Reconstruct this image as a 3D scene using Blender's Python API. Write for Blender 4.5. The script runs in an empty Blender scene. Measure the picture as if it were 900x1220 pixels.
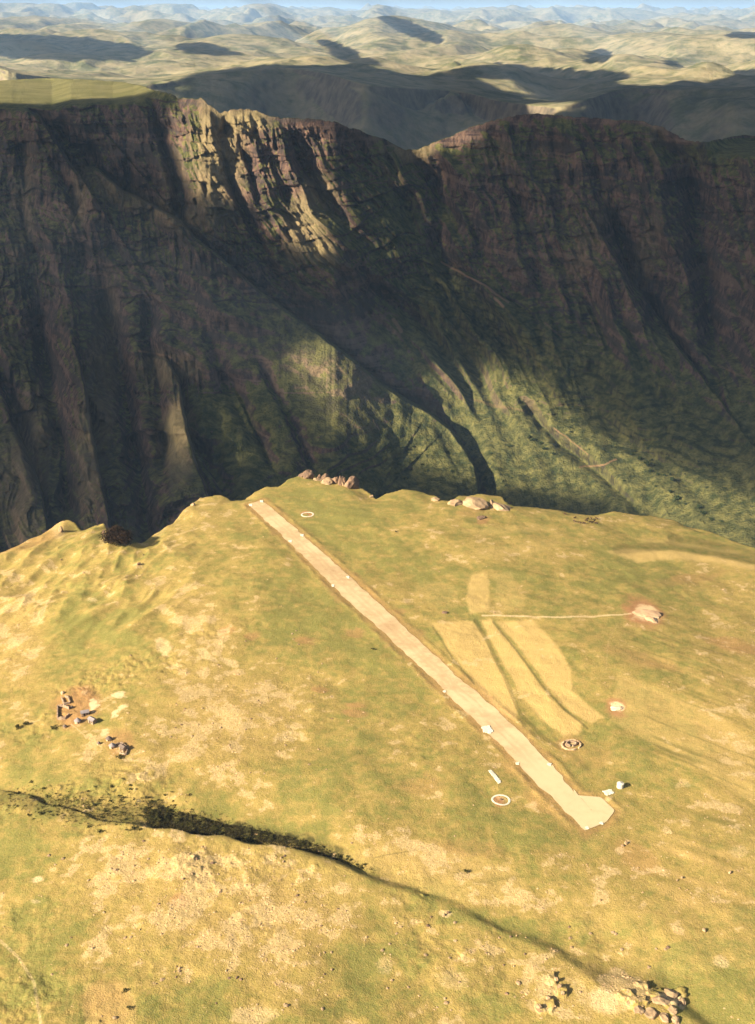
import bpy, bmesh, math, random
import numpy as np
from mathutils import Vector
C = bpy.context.scene.collection
random.seed(7)

# ------------------------------------------------------------------ camera, sky, sun, exposure
FPX, CX, CY, H = 1437.0, 450.0, 610.0, 320.0          # focal length in photo pixels, photo centre, camera height
PITCH = math.atan((CY - 14.0) / FPX)
SUN_EL = math.radians(27.0)
TRAVEL = Vector((0.87, 0.49, 0)).normalized()          # the way the sunlight runs over the ground
cam_d = bpy.data.cameras.new('camera'); cam = bpy.data.objects.new('camera', cam_d); C.objects.link(cam)
cam.location = (0, 0, H); cam.rotation_euler = (math.pi/2 - PITCH, 0, 0)
cam_d.sensor_fit = 'VERTICAL'; cam_d.sensor_height = 24.0; cam_d.lens = 24.0 * FPX / 1220.0
cam_d.clip_start = 1.0; cam_d.clip_end = 250000.0
bpy.context.scene.camera = cam
world = bpy.data.worlds.new('World'); bpy.context.scene.world = world; world.use_nodes = True
wn = world.node_tree; sky = wn.nodes.new('ShaderNodeTexSky'); sky.sky_type = 'NISHITA'; sky.sun_disc = False
sky.sun_elevation = SUN_EL; sky.sun_rotation = math.atan2(-TRAVEL.x, -TRAVEL.y); sky.altitude = 300.0
sky.air_density = 1.0; sky.dust_density = 2.0
wn.links.new(sky.outputs[0], wn.nodes['Background'].inputs[0]); wn.nodes['Background'].inputs[1].default_value = 0.05
sl = bpy.data.lights.new('sun', 'SUN'); sl.energy = 5.0; sl.angle = math.radians(0.5); sl.color = (1.0, 0.86, 0.62)
so = bpy.data.objects.new('sun', sl); C.objects.link(so)
SUNDIR = Vector((TRAVEL.x*math.cos(SUN_EL), TRAVEL.y*math.cos(SUN_EL), -math.sin(SUN_EL)))
so.rotation_euler = SUNDIR.to_track_quat('-Z', 'Y').to_euler()
so.location = (-400, -300, 900)
sc = bpy.context.scene
sc.view_settings.view_transform = 'Standard'; sc.view_settings.look = 'None'; sc.view_settings.gamma = 1.0
sc.view_settings.use_curve_mapping = False; sc.view_settings.exposure = 1.68
sc.cycles.max_bounces = 5; sc.cycles.diffuse_bounces = 2; sc.cycles.glossy_bounces = 1
sc.cycles.volume_bounces = 1; sc.cycles.transparent_max_bounces = 24
sc.cycles.volume_max_steps = 64

# ------------------------------------------------------------------ helpers: noise, curves, grids
def _perm(seed):
    r = np.random.RandomState(seed); p = r.permutation(256); return np.concatenate([p, p, p])
_PC = {}
def pn(x, y, seed=0):
    if seed not in _PC: _PC[seed] = _perm(seed)
    p = _PC[seed]
    xi = np.floor(x).astype(np.int64); yi = np.floor(y).astype(np.int64)
    xf = x - xi; yf = y - yi; xi &= 255; yi &= 255
    u = xf*xf*xf*(xf*(xf*6-15)+10); v = yf*yf*yf*(yf*(yf*6-15)+10)
    def g(ix, iy, dx, dy):
        a = p[p[ix & 255] + (iy & 255)] * (2*np.pi/256.0)
        return np.cos(a)*dx + np.sin(a)*dy
    n0 = g(xi, yi, xf, yf)*(1-u) + g(xi+1, yi, xf-1, yf)*u
    n1 = g(xi, yi+1, xf, yf-1)*(1-u) + g(xi+1, yi+1, xf-1, yf-1)*u
    return (n0*(1-v) + n1*v)*1.5
def fbm(x, y, octv=4, seed=0, gain=0.5):
    s = 0; a = 1.0; t = 0
    for o in range(octv):
        s = s + a*pn(x*2**o + 13.7*o, y*2**o - 7.1*o, seed+o); t += a; a *= gain
    return s/t
def ridge(x, y, octv=3, seed=0, gain=0.5):
    s = 0; a = 1.0; t = 0
    for o in range(octv):
        s = s + a*(1-2*np.abs(pn(x*2**o + 5.3*o, y*2**o + 9.2*o, seed+o))); t += a; a *= gain
    return s/t
def sst(a, b, x):
    t = np.clip((x-a)/(b-a), 0, 1); return t*t*(3-2*t)
def pline(px, py, pts):
    """distance to a polyline, side (+ right of a line running down), parameter 0..1 along it"""
    best = np.full(px.shape, 1e18); side = np.zeros(px.shape); tt = np.zeros(px.shape)
    n = len(pts)-1
    for i in range(n):
        ax, ay = pts[i][:2]; bx, by = pts[i+1][:2]; dx, dy = bx-ax, by-ay
        t = np.clip(((px-ax)*dx + (py-ay)*dy)/(dx*dx+dy*dy+1e-12), 0, 1)
        d = (px-ax-t*dx)**2 + (py-ay-t*dy)**2
        m = d < best
        cr = dx*(py-ay) - dy*(px-ax)
        best = np.where(m, d, best); side = np.where(m, -np.sign(cr), side); tt = np.where(m, (i+t)/n, tt)
    return np.sqrt(best), side, tt
def boxed(px, py, pts, mg):
    xs = [p[0] for p in pts]; ys = [p[1] for p in pts]
    return (px > min(xs)-mg) & (px < max(xs)+mg) & (py > min(ys)-mg) & (py < max(ys)+mg)
def inpoly(px, py, poly, mg=None):
    """signed distance to a closed polygon, negative inside"""
    if mg is not None:
        q = boxed(px, py, poly, mg); out = np.full(px.shape, 1e4)
        if q.any(): out[q] = inpoly(px[q], py[q], poly)
        return out
    d, _, _ = pline(px, py, list(poly)+[poly[0]])
    c = np.zeros(px.shape, bool); n = len(poly)
    for i in range(n):
        ax, ay = poly[i]; bx, by = poly[(i+1) % n]
        if ay == by: continue
        c ^= ((ay > py) != (by > py)) & (px < (bx-ax)*(py-ay)/(by-ay)+ax)
    return np.where(c, -d, d)
def ell(px, py, cx, cy, rx, ry, rot=0.0, soft=0.45):
    m = max(rx, ry)*(1+soft); q = (np.abs(px-cx) < m) & (np.abs(py-cy) < m); out = np.zeros(np.shape(px))
    if not q.any(): return out
    a = math.radians(rot); dx = px[q]-cx; dy = py[q]-cy
    u = (dx*math.cos(a)+dy*math.sin(a))/rx; v = (-dx*math.sin(a)+dy*math.cos(a))/ry
    out[q] = 1 - sst(1-soft, 1+soft, np.sqrt(u*u+v*v)); return out
def lerp(x, tab):
    return np.interp(x, [t[0] for t in tab], [t[1] for t in tab])
def ray(px, py):
    a = (px-CX)/FPX; b = (py-CY)/FPX
    return a, math.cos(PITCH) - b*math.sin(PITCH), -math.sin(PITCH) - b*math.cos(PITCH)
def project(x, y, z):
    d = y*math.cos(PITCH) - (z-H)*math.sin(PITCH); v = -y*math.sin(PITCH) - (z-H)*math.cos(PITCH)
    d = np.maximum(d, 1.0)
    return CX + FPX*x/d, CY + FPX*v/d
def tag(o, label=None, cat=None, group=None, kind=None):
    if label: o['label'] = label
    if cat: o['category'] = cat
    if group: o['group'] = group
    if kind: o['kind'] = kind
    return o
def grid_mesh(name, X, Y, Z, mat, attrs=None, keep=None, smooth=True):
    ny, nx = X.shape; n = nx*ny
    co = np.stack([X.ravel(), Y.ravel(), Z.ravel()], 1).astype(np.float32)
    idx = np.arange(n).reshape(ny, nx)
    q = np.stack([idx[:-1, :-1], idx[1:, :-1], idx[1:, 1:], idx[:-1, 1:]], -1).reshape(-1, 4)
    if keep is not None: q = q[keep.ravel()]
    me = bpy.data.meshes.new(name); me.vertices.add(n); me.vertices.foreach_set('co', co.ravel())
    nf = len(q); me.loops.add(nf*4); me.loops.foreach_set('vertex_index', q.ravel().astype(np.int32))
    me.polygons.add(nf); me.polygons.foreach_set('loop_start', (np.arange(nf)*4).astype(np.int32))
    me.polygons.foreach_set('use_smooth', np.full(nf, smooth))
    me.update(calc_edges=True)
    for k, v in (attrs or {}).items():
        at = me.attributes.new(k, 'FLOAT', 'POINT'); at.data.foreach_set('value', v.ravel().astype(np.float32))
    o = bpy.data.objects.new(name, me); C.objects.link(o)
    if mat: me.materials.append(mat)
    return o

# ------------------------------------------------------------------ material builder
class NT:
    def __init__(s, name):
        s.m = bpy.data.materials.new(name); s.m.use_nodes = True; s.t = s.m.node_tree; s.t.nodes.clear()
        s.out = s.t.nodes.new('ShaderNodeOutputMaterial'); s.b = s.t.nodes.new('ShaderNodeBsdfPrincipled')
        s.t.links.new(s.b.outputs[0], s.out.inputs[0]); s.b.inputs['Roughness'].default_value = 0.95
        s.b.inputs['Specular IOR Level'].default_value = 0.1
        s.co = s.t.nodes.new('ShaderNodeTexCoord').outputs['Object']
    def set(s, sock, v):
        if isinstance(v, bpy.types.NodeSocket): s.t.links.new(v, sock)
        elif isinstance(v, tuple) and len(v) == 3 and sock.type == 'RGBA': sock.default_value = (*v, 1)
        else: sock.default_value = v
    def noise(s, scale, detail=4, rough=0.6, vec=None, dist=0.0, col=False):
        n = s.t.nodes.new('ShaderNodeTexNoise'); n.inputs['Scale'].default_value = scale
        n.inputs['Detail'].default_value = detail; n.inputs['Roughness'].default_value = rough
        n.inputs['Distortion'].default_value = dist; s.t.links.new(vec or s.co, n.inputs['Vector'])
        return n.outputs['Color' if col else 'Fac']
    def voro(s, scale, vec=None, feature='F1'):
        n = s.t.nodes.new('ShaderNodeTexVoronoi'); n.inputs['Scale'].default_value = scale; n.feature = feature
        s.t.links.new(vec or s.co, n.inputs['Vector']); return n.outputs['Distance']
    def scale(s, vec3, src=None):
        n = s.t.nodes.new('ShaderNodeMapping'); n.inputs['Scale'].default_value = vec3
        s.t.links.new(src or s.co, n.inputs['Vector']); return n.outputs[0]
    def attr(s, name):
        n = s.t.nodes.new('ShaderNodeAttribute'); n.attribute_name = name; return n.outputs['Fac']
    def math(s, op, a, b=0.0, c=0.0, clamp=False):
        n = s.t.nodes.new('ShaderNodeMath'); n.operation = op; n.use_clamp = clamp
        s.set(n.inputs[0], a); s.set(n.inputs[1], b); s.set(n.inputs[2], c); return n.outputs[0]
    def rng(s, v, a, b, c=0.0, d=1.0):
        n = s.t.nodes.new('ShaderNodeMapRange'); n.interpolation_type = 'SMOOTHSTEP'
        s.set(n.inputs['Value'], v); s.set(n.inputs['From Min'], a); s.set(n.inputs['From Max'], b)
        s.set(n.inputs['To Min'], c); s.set(n.inputs['To Max'], d); return n.outputs[0]
    def mix(s, f, a, b, mode='MIX'):
        n = s.t.nodes.new('ShaderNodeMix'); n.data_type = 'RGBA'; n.blend_type = mode
        s.set(n.inputs[0], f); s.set(n.inputs[6], a); s.set(n.inputs[7], b); return n.outputs[2]
    def steep(s):
        g = s.t.nodes.new('ShaderNodeNewGeometry'); x = s.t.nodes.new('ShaderNodeSeparateXYZ')
        s.t.links.new(g.outputs['Normal'], x.inputs[0]); return x.outputs[2]
    def z(s):
        x = s.t.nodes.new('ShaderNodeSeparateXYZ'); s.t.links.new(s.co, x.inputs[0]); return x.outputs[2]
    def bump(s, h, dist=1.0, strength=1.0):
        n = s.t.nodes.new('ShaderNodeBump'); n.inputs['Distance'].default_value = dist
        n.inputs['Strength'].default_value = strength; s.t.links.new(h, n.inputs['Height'])
        s.t.links.new(n.outputs[0], s.b.inputs['Normal'])
    def fin(s, col):
        s.set(s.b.inputs['Base Color'], col); return s.m

def simple(name, c1, c2, scale=1.0, bump=0.0, rough=0.9):
    t = NT(name); n = t.noise(scale, 5, 0.65); t.b.inputs['Roughness'].default_value = rough
    if bump: t.bump(n, bump)
    return t.fin(t.mix(t.rng(n, 0.3, 0.7), c1, c2))

# ------------------------------------------------------------------ the near plateau
def P(x, y):
    L = -x - 120; R = (x-130)*0.8 + (y-580)*0.5
    z = -0.14*40*np.logaddexp(0, L/40) - 0.10*50*np.logaddexp(0, R/50)
    z = z - 0.02*(y-500) + 4.0*pn(x/170+3.1, y/170+8.2, 41)*1.0
    return np.where(y > 1000, z*0+np.clip(z, -90, 50), np.clip(z, -90, 50))
def ground_base(px, py):
    px = np.asarray(px, float); py = np.asarray(py, float)
    a, dy, dz = ray(px, py); z = np.zeros(px.shape)
    for _ in range(25):
        t = (H - z)/(-dz); z = 0.35*z + 0.65*P(a*t, dy*t)
    t = (H - z)/(-dz); return a*t, dy*t
EDGE = [(-900, 900), (-250, 760), (-60, 690), (0, 660), (22, 645), (48, 634), (75, 620), (80, 619), (100, 624), (121, 620), (127, 630),
        (130, 646), (150, 651), (168, 645), (185, 632), (205, 620), (228, 600), (238, 591), (262, 589), (275, 594), (292, 592), (304, 583),
        (318, 577), (332, 578), (345, 570), (360, 563), (385, 566), (405, 572), (425, 577), (440, 584), (448, 592), (460, 587),
        (480, 582), (505, 583), (520, 590), (524, 595), (537, 596), (548, 588), (575, 584), (595, 590), (606, 600), (640, 601), (665, 604), (700, 610),
        (725, 607), (750, 611), (775, 613), (800, 617), (830, 626), (860, 638), (900, 652), (960, 676), (1100, 740), (1800, 1000)]
_ex, _ey = ground_base([e[0] for e in EDGE], [e[1] for e in EDGE])
EDGE_W = list(zip(_ex, _ey))
RAV_PX = [(-500, 900, 7), (-60, 938, 5), (0, 942, 3.2), (60, 955, 1.8), (120, 968, 1.8), (172, 974, 4), (200, 981, 6.5), (260, 989, 7), (320, 997, 6.5), (380, 1011, 5.5), (430, 1032, 3),
          (500, 1060, 2.0), (570, 1087, 1.6), (640, 1112, 1.9), (720, 1145, 4), (790, 1175, 4.5), (820, 1190, 3), (900, 1240, 1.5), (1300, 1500, 0.5)]
_rx, _ry = ground_base([r[0] for r in RAV_PX], [r[1] for r in RAV_PX])
RAV_W = list(zip(_rx, _ry)); RAV_D = np.array([r[2] for r in RAV_PX])
RUN = [(295, 601), (345, 648), (400, 704), (440, 740), (500, 796), (575, 869), (640, 936), (697, 990), (722, 980), (733, 966), (716, 950), (690, 948),
       (660, 912), (610, 860), (545, 804), (480, 743), (425, 693), (375, 648), (335, 614), (313, 596)]
def xypoly(poly):
    a, b = ground_base([p[0] for p in poly], [p[1] for p in poly]); return list(zip(a, b))
RUN_W = xypoly(RUN)
CRAGS = [(766, 1172, 9, 6), (785, 1185, 14, 9), (800, 1196, 10, 10), (760, 1200, 12, 9), (810, 1180, 8, 8), (745, 1188, 10, 7), (670, 1185, 8, 8), (658, 1170, 6, 9), (650, 1200, 12, 9)]
def height(x, y, fine=True):
    x = np.asarray(x, float); y = np.asarray(y, float)
    p = P(x, y); px, py = project(x, y, p)
    z = p.copy()
    # ravine: steep shaded near bank, long gentle far bank
    wx = x + 5*pn(x/23, y/23, 3); wy = y + 5*pn(x/23+9, y/23, 4)
    d, s, t = pline(wx, wy, RAV_W)
    qx, qy = project(wx, wy, p); dep = np.interp(qx, [q[0] for q in RAV_PX], RAV_D); d = d*np.where(qy < np.interp(qx, [q[0] for q in RAV_PX], [q[1] for q in RAV_PX]), 1.0, -1.0)   # + on the far side
    steepf = 0.8 + 1.9*sst(330, 480, qx); near = np.where(d < 0, sst(-1.0, 0, d/(steepf*dep+1.5)), 1.0)
    farr = np.where(d > 0, 1-sst(0, 1, d/(7*dep+5)), 1.0)
    z += -dep*np.minimum(near, farr)
    z += 0.45*dep*np.exp(-np.maximum(-d, 0)/40.0)*np.where(d < 0, 1, farr)
    dr = inpoly(x, y, RUN_W); flat = sst(1, 14, dr)
    z += 0.5*np.exp(-((dr-3.0)/1.8)**2)*(0.5+fbm(x/9, y/9, 2, 5))
    rough = 0.35 + 0.65*sst(-0.1, 0.35, fbm(x/60, y/60, 3, 8))
    left = sst(420, 120, px)*sst(640, 720, py)
    foot = sst(1000, 1040, py)
    rough = rough*(0.5 + 0.8*left + 0.45*foot*sst(820, 560, px)*sst(60, 160, px))
    l2 = sst(290, 150, px)*sst(790, 700, py)
    z += l2*5.5*(ridge((x-.4*y)/42, (y+.3*x)/85, 3, 24)-.45)
    z += flat*(1.6*fbm(x/45, y/45, 3, 11) + rough*1.1*fbm(x/14, y/14, 3, 12))
    if fine: z += flat*(0.16*fbm(x/4.5, y/4.5, 3, 13) + rough*rough*(0.35*fbm(x/3.6, y/3.6, 3, 15)+0.8*sst(.25,.6,fbm(x/7, y/7, 3, 14))*sst(.1,.4,fbm(x/33,y/33,2,16))))
    # rocky steps on the left flank and crags in the foreground
    for (cx, cy, rx, ry) in CRAGS:
        e = ell(px + 3*pn(px/5, py/5, 17), py+3*pn(px/5, py/5, 18), cx, cy, rx, ry, 0, 0.18)
        z += 1.5*e*(0.6+0.5*pn(x/3, y/3, 19))
    # cliff edge
    out = py < np.interp(px, [e[0] for e in EDGE], [e[1] for e in EDGE])
    de, _, _ = pline(x, y, EDGE_W)
    de = np.where(out, de, -de) + 2.2*fbm(x/14, y/14, 3, 21)*sst(10000, 100, de)
    z -= 2.5*sst(-14, 0, de)*(0.3+0.7*sst(-.1, .5, pn(x/30, y/30, 23)))
    z -= 28*sst(0, 9, de) + np.clip(de-5, 0, 500)*0.92*(1+0.25*fbm(x/60, y/60, 3, 22))
    return z
def G(px, py):
    """point on the plateau under a photo position"""
    x, y = ground_base(np.array([px]), np.array([py])); a, dy, dz = ray(px, py)
    for _ in range(3):
        z = height(x, y); t = (H - z)/(-dz); x = 0.4*x+0.6*a*t; y = 0.4*y+0.6*dy*t
    return Vector((float(x[0]), float(y[0]), float(height(x, y)[0])))

def steps(segs):
    out = []
    for a, b, n in segs: out.append(np.linspace(a, b, n, endpoint=False))
    return np.concatenate(out)
pc = steps([(-1500, -400, 40), (-400, -40, 90), (-40, 940, 900), (940, 1300, 90), (1300, 2400, 45)])
pr = steps([(440, 555, 60), (555, 1240, 660), (1240, 1500, 90), (1500, 3300, 80)])
PXg, PYg = np.meshgrid(pc, pr)
Xg, Yg = ground_base(PXg, PYg)
Zg = height(Xg, Yg)

def plateau_masks(px, py, x, y):
    w1 = fbm(x/70, y/70, 4, 31); w2 = fbm(x/16, y/16, 4, 32); w3 = fbm(x/5, y/5, 3, 33)
    jx = px + 10*w2 + 4*w3; jy = py + 6*fbm(x/16+40, y/16, 4, 34) + 3*w3
    E = lambda *a, **k: ell(jx, jy, *a, **k)
    dry = 0.30 + 0.0*px
    for e in [(20, 760, 30, 60, 0, .8), (10, 690, 60, 40, 0, .3), (240, 740, 55, 30, 40, .55), (170, 700, 70, 14, -25, .35), (235, 800, 60, 40, 20, .35),
              (275, 850, 75, 60, 0, .4), (200, 900, 120, 30, 0, .3), (330, 870, 90, 40, 10, .35), (270, 1060, 130, 60, 5, .6), (120, 1030, 70, 40, 0, .35),
              (330, 1110, 90, 50, 0, .45), (180, 1130, 90, 50, 20, .4), (340, 1170, 60, 40, -30, .3), (300, 940, 70, 20, 20, .35), (470, 1010, 110, 26, 15, .3),
              (560, 1150, 60, 40, 0, .4), (700, 1180, 90, 35, 10, .55), (480, 1130, 50, 40, 0, .2), (850, 1010, 70, 70, 20, .3), (560, 1045, 120, 22, 22, .4),
              (230, 620, 50, 30, -40, .3), (520, 890, 60, 50, 0, .15), (380, 800, 30, 30, 0, .1), (880, 800, 40, 110, 0, .25), (860, 700, 50, 30, 0, .2),
              (470, 690, 30, 22, 0, .3), (650, 655, 70, 20, -6, .3), (760, 1060, 120, 50, 10, .2), (50, 830, 30, 30, 0, .1)]:
        dry = dry + e[5]*E(*e[:5], soft=.5)
    for e in [(430, 640, 130, 30, 30, .35), (400, 760, 100, 50, 20, .25), (140, 720, 80, 26, -25, .3), (40, 1000, 60, 40, 0, .3), (430, 1160, 70, 50, 0, .4),
              (60, 1120, 60, 50, 0, .25), (400, 960, 60, 30, 0, .15), (860, 1180, 70, 50, 0, .35), (250, 970, 80, 16, 5, .1), (620, 690, 60, 30, 0, .15),
              (740, 670, 60, 40, 0, .3), (860, 640, 60, 16, 10, .2), (450, 880, 70, 40, 0, .15), (230, 1190, 60, 30, 0, .3), (600, 990, 100, 20, 0, .2), (100, 925, 70, 20, 0, .2), (620, 1130, 30, 30, 0, .1)]:
        dry = dry - e[5]*E(*e[:5], soft=.6)
    dry = np.clip(dry*.75 + 0.12 + 0.35*w1 + 0.55*w2 + 0.5*w3, 0, 1)
    # golden mown fields
    fld = np.zeros(px.shape); row = np.zeros(px.shape)
    sx = px + 3*w2 + 1.5*w3; sy = py + 2*w2 + 1*w3
    polys = [([(514, 742), (562, 738), (575, 752), (592, 790), (615, 830), (618, 862), (592, 848), (560, 806), (535, 775)], .85),
             ([(570, 737), (585, 736), (612, 768), (636, 806), (665, 840), (696, 862), (690, 876), (672, 878), (645, 858), (620, 828), (598, 790), (582, 755)], .9),
             ([(590, 739), (636, 737), (662, 765), (682, 800), (682, 822), (722, 855), (704, 864), (676, 846), (642, 806), (616, 768)], .9),
             ([(560, 683), (582, 681), (586, 730), (557, 731), (555, 706)], .7), ([(588, 684), (608, 680), (630, 712), (624, 730), (590, 730)], .4),
             ([(490, 695), (520, 690), (548, 700), (545, 724), (500, 722)], .35),
             ([(98, 1172), (150, 1168), (163, 1190), (165, 1225), (98, 1225)], .5),
             ([(715, 656), (745, 653), (800, 655), (850, 662), (902, 674), (902, 682), (850, 672), (800, 668), (760, 670), (735, 662)], .75),
             ([(738, 637), (770, 640), (820, 647), (885, 656), (880, 660), (820, 653), (770, 646)], .6),
             ([(540, 630), (640, 622), (668, 628), (660, 634), (560, 638)], .4), ([(560, 655), (660, 640), (676, 646), (640, 660), (570, 668)], .4),
             ([(400, 1012), (520, 1000), (620, 1040), (640, 1075), (560, 1078), (470, 1050)], .4),
             ([(660, 1060), (900, 1080), (900, 1150), (800, 1165), (720, 1140)], .25),
             ([(735, 800), (840, 840), (900, 880), (900, 960), (800, 900), (725, 860)], .45)]
    for poly, a in polys:
        s = inpoly(sx, sy, poly, 8); m = 1-sst(-4.0, 3.0, s+2*w3); fld = np.maximum(fld, a*m)
    # furrows: stripes running along the slope, in world metres
    def stripes(ang, wl, seed):
        a = math.radians(ang); v = -x*math.sin(a)+y*math.cos(a); u = x*math.cos(a)+y*math.sin(a)
        return pn(v/wl + 0.6*pn(u/60, v/60, seed), u/90, seed+1)
    ax, ay = ground_base([590, 690, 740, 900, 30, 45], [740, 870, 770, 830, 1100, 1220])
    an1 = math.degrees(math.atan2(ay[1]-ay[0], ax[1]-ax[0])); an2 = math.degrees(math.atan2(ay[3]-ay[2], ax[3]-ax[2]))
    fm = 1-sst(-3, 3, inpoly(sx, sy, [(514, 742), (636, 737), (682, 800), (722, 855), (690, 880), (645, 858), (592, 848)]))
    row += fm*0.5*stripes(an1, 2.4, 51)
    rm = ell(jx, jy, 830, 810, 110, 70, 22, soft=.35) + ell(jx, jy, 850, 900, 80, 60, 15, soft=.4)
    rm = np.clip(rm, 0, 1); row += rm*(.3*stripes(an2, 9.0, 53)+.75*stripes(an2, 3.2, 54))
    lm = ell(jx, jy, 850, 1040, 80, 90, 0, soft=.4); row += lm*0.9*stripes(an2+6, 6.0, 57)
    sm = 1-sst(-3, 3, inpoly(sx, sy, [(400, 1015), (540, 1000), (640, 1050), (700, 1090), (690, 1120), (560, 1078), (470, 1050)]))
    row += sm*0.8*stripes(18, 6.0, 59)
    bl = 1-sst(-3, 3, inpoly(sx, sy, [(-40, 1090), (8, 1110), (40, 1160), (60, 1230), (-40, 1230)]))
    b2 = 1-sst(-3, 3, inpoly(sx, sy, [(62, 1165), (95, 1160), (97, 1230), (60, 1230)]))
    row += (bl+b2)*.7*stripes(100, 1.6, 61)
    # bare soil, pale rock
    soil = np.zeros(px.shape); pale = np.zeros(px.shape)
    for e in [(767, 731, 25, 17, 20, 1), (733, 843, 14, 11, 0, .9), (681, 887, 17, 10, 0, .35), (85, 845, 22, 22, 0, .7), (100, 835, 22, 18, 0, .7), (142, 885, 16, 16, 0, .5),
              (130, 1196, 30, 26, 0, .3), (597, 953, 9, 6, 0, .9), (366, 613, 6, 2.6, 0, .9), (425, 840, 12, 4, 0, .5), (380, 822, 10, 4, 0, .5), (300, 758, 9, 4, 0, .5),
              (365, 762, 12, 5, 0, .55), (425, 752, 10, 5, 0, .5), (424, 850, 14, 5, 0, .5), (272, 750, 10, 4, 0, .45), (640, 945, 60, 9, 45, .35), (560, 610, 20, 4, 0, .25),
              (575, 619, 8, 4, 0, .6), (820, 690, 40, 5, -10, .3), (470, 730, 12, 5, 0, .5), (765, 785, 50, 8, 15, .3), (880, 770, 40, 8, 12, .45), (700, 760, 15, 10, 0, .1),
              (215, 1075, 14, 8, 0, .5), (760, 1020, 30, 14, 30, .3), (700, 900, 30, 16, 0, .2), (560, 1010, 40, 10, 10, .25), (500, 935, 30, 10, 0, .25), (40, 640, 40, 12, -25, .4)]:
        soil = np.maximum(soil, e[5]*E(*e[:5], soft=.35))
    dr = inpoly(x, y, RUN_W)
    soil = np.maximum(soil, 0.5*(1-sst(0, 6, dr + 7*w2+3*w3)))
    for e in [(771, 732, 17, 11, 25, .75), (735, 843, 10, 6.5, 10, 1), (681, 886, 11, 5, 0, .6), (112, 840, 9, 6, -40, .9), (140, 826, 8, 4, 0, .8), (142, 848, 14, 4, -35, .8),
              (127, 872, 4, 7, 20, .7), (195, 770, 10, 10, 0, .55), (110, 715, 6, 3, 0, .5), (133, 708, 8, 2.5, -30, .5), (245, 780, 16, 6, 30, .5), (272, 788, 14, 4, 20, .5),
              (43, 1049, 8, 5, 0, .7), (40, 1076, 5, 3, 0, .5), (280, 1098, 12, 8, 0, .5), (166, 672, 7, 3, 0, .5), (70, 632, 10, 10, 0, .4), (125, 640, 6, 14, 10, .4),
              (200, 620, 40, 4, -38, .35), (880, 1015, 12, 7, 0, .4), (860, 1145, 10, 8, 0, .5), (720, 1195, 25, 18, 20, .6), (690, 1185, 10, 20, -30, .4), (800, 1190, 20, 14, 0, .7),
              (650, 1180, 14, 20, 0, .5), (460, 1150, 14, 10, 0, .4), (540, 1170, 20, 14, 0, .4), (300, 1210, 30, 12, 0, .5), (810, 935, 10, 5, 0, .4), (740, 1012, 8, 4, 0, .5), (530, 1090, 8, 4, 0, .6)]:
        pale = np.maximum(pale, e[5]*E(*e[:5], soft=.4))
    lst = sst(0.22, 0.62, dry*0.5 + w2*0.9 + 0.3*w3 - 0.1*sst(600, 900, px))*(sst(0.45, .7, dry))
    pale = np.maximum(pale, 0.46*lst)
    # footpaths
    def path(pts, w, a):
        q = boxed(px, py, pts, w+16); out = np.zeros(px.shape)
        d, _, _ = pline((px+1.2*w2)[q], (py+1.2*w2)[q], pts); out[q] = a*(1-sst(w*.4, w, d)); return out
    pale = np.maximum(pale, path([(575, 733), (640, 735), (700, 734), (752, 732)], 1.6, .65))
    pale = np.maximum(pale, path([(735, 745), (725, 765), (722, 800)], 1.8, .3))
    pale = np.maximum(pale, path([(85, 862), (100, 875), (115, 885), (122, 892)], 1.3, .5))
    pale = np.maximum(pale, path([(0, 1120), (22, 1140), (40, 1170), (50, 1225)], 3.5, .45))
    # dark herbage: field banks; ravine scrub with the ravine's shade painted in
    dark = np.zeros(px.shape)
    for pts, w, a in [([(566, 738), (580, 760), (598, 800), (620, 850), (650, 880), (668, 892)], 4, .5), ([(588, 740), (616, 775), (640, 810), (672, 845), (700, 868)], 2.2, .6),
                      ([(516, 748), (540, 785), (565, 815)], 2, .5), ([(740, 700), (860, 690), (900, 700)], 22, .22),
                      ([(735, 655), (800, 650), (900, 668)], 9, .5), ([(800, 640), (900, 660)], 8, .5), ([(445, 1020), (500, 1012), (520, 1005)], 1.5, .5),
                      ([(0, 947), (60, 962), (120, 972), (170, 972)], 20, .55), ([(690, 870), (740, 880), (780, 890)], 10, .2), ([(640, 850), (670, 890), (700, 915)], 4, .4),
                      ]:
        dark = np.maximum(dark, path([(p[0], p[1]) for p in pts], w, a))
    dark = np.maximum(dark, path([(178, 966), (200, 969), (250, 975), (300, 981), (350, 990), (400, 1010), (440, 1030)], 13, 1.0)*sst(470, 380, px)*sst(165, 195, px+12*w3)*sst(-.55, .25, w2+w3))  # near-black band: ravine shade painted into the ground along with scrub
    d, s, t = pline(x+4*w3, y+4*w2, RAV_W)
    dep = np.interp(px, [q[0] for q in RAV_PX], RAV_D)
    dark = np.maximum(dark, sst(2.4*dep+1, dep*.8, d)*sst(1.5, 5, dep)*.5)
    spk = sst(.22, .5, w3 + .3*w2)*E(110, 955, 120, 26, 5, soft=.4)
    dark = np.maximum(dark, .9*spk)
    return dict(dry=dry, field=np.clip(fld, 0, 1), row=row, soil=soil, pale=pale, dark=np.clip(dark, 0, 1))

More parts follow.
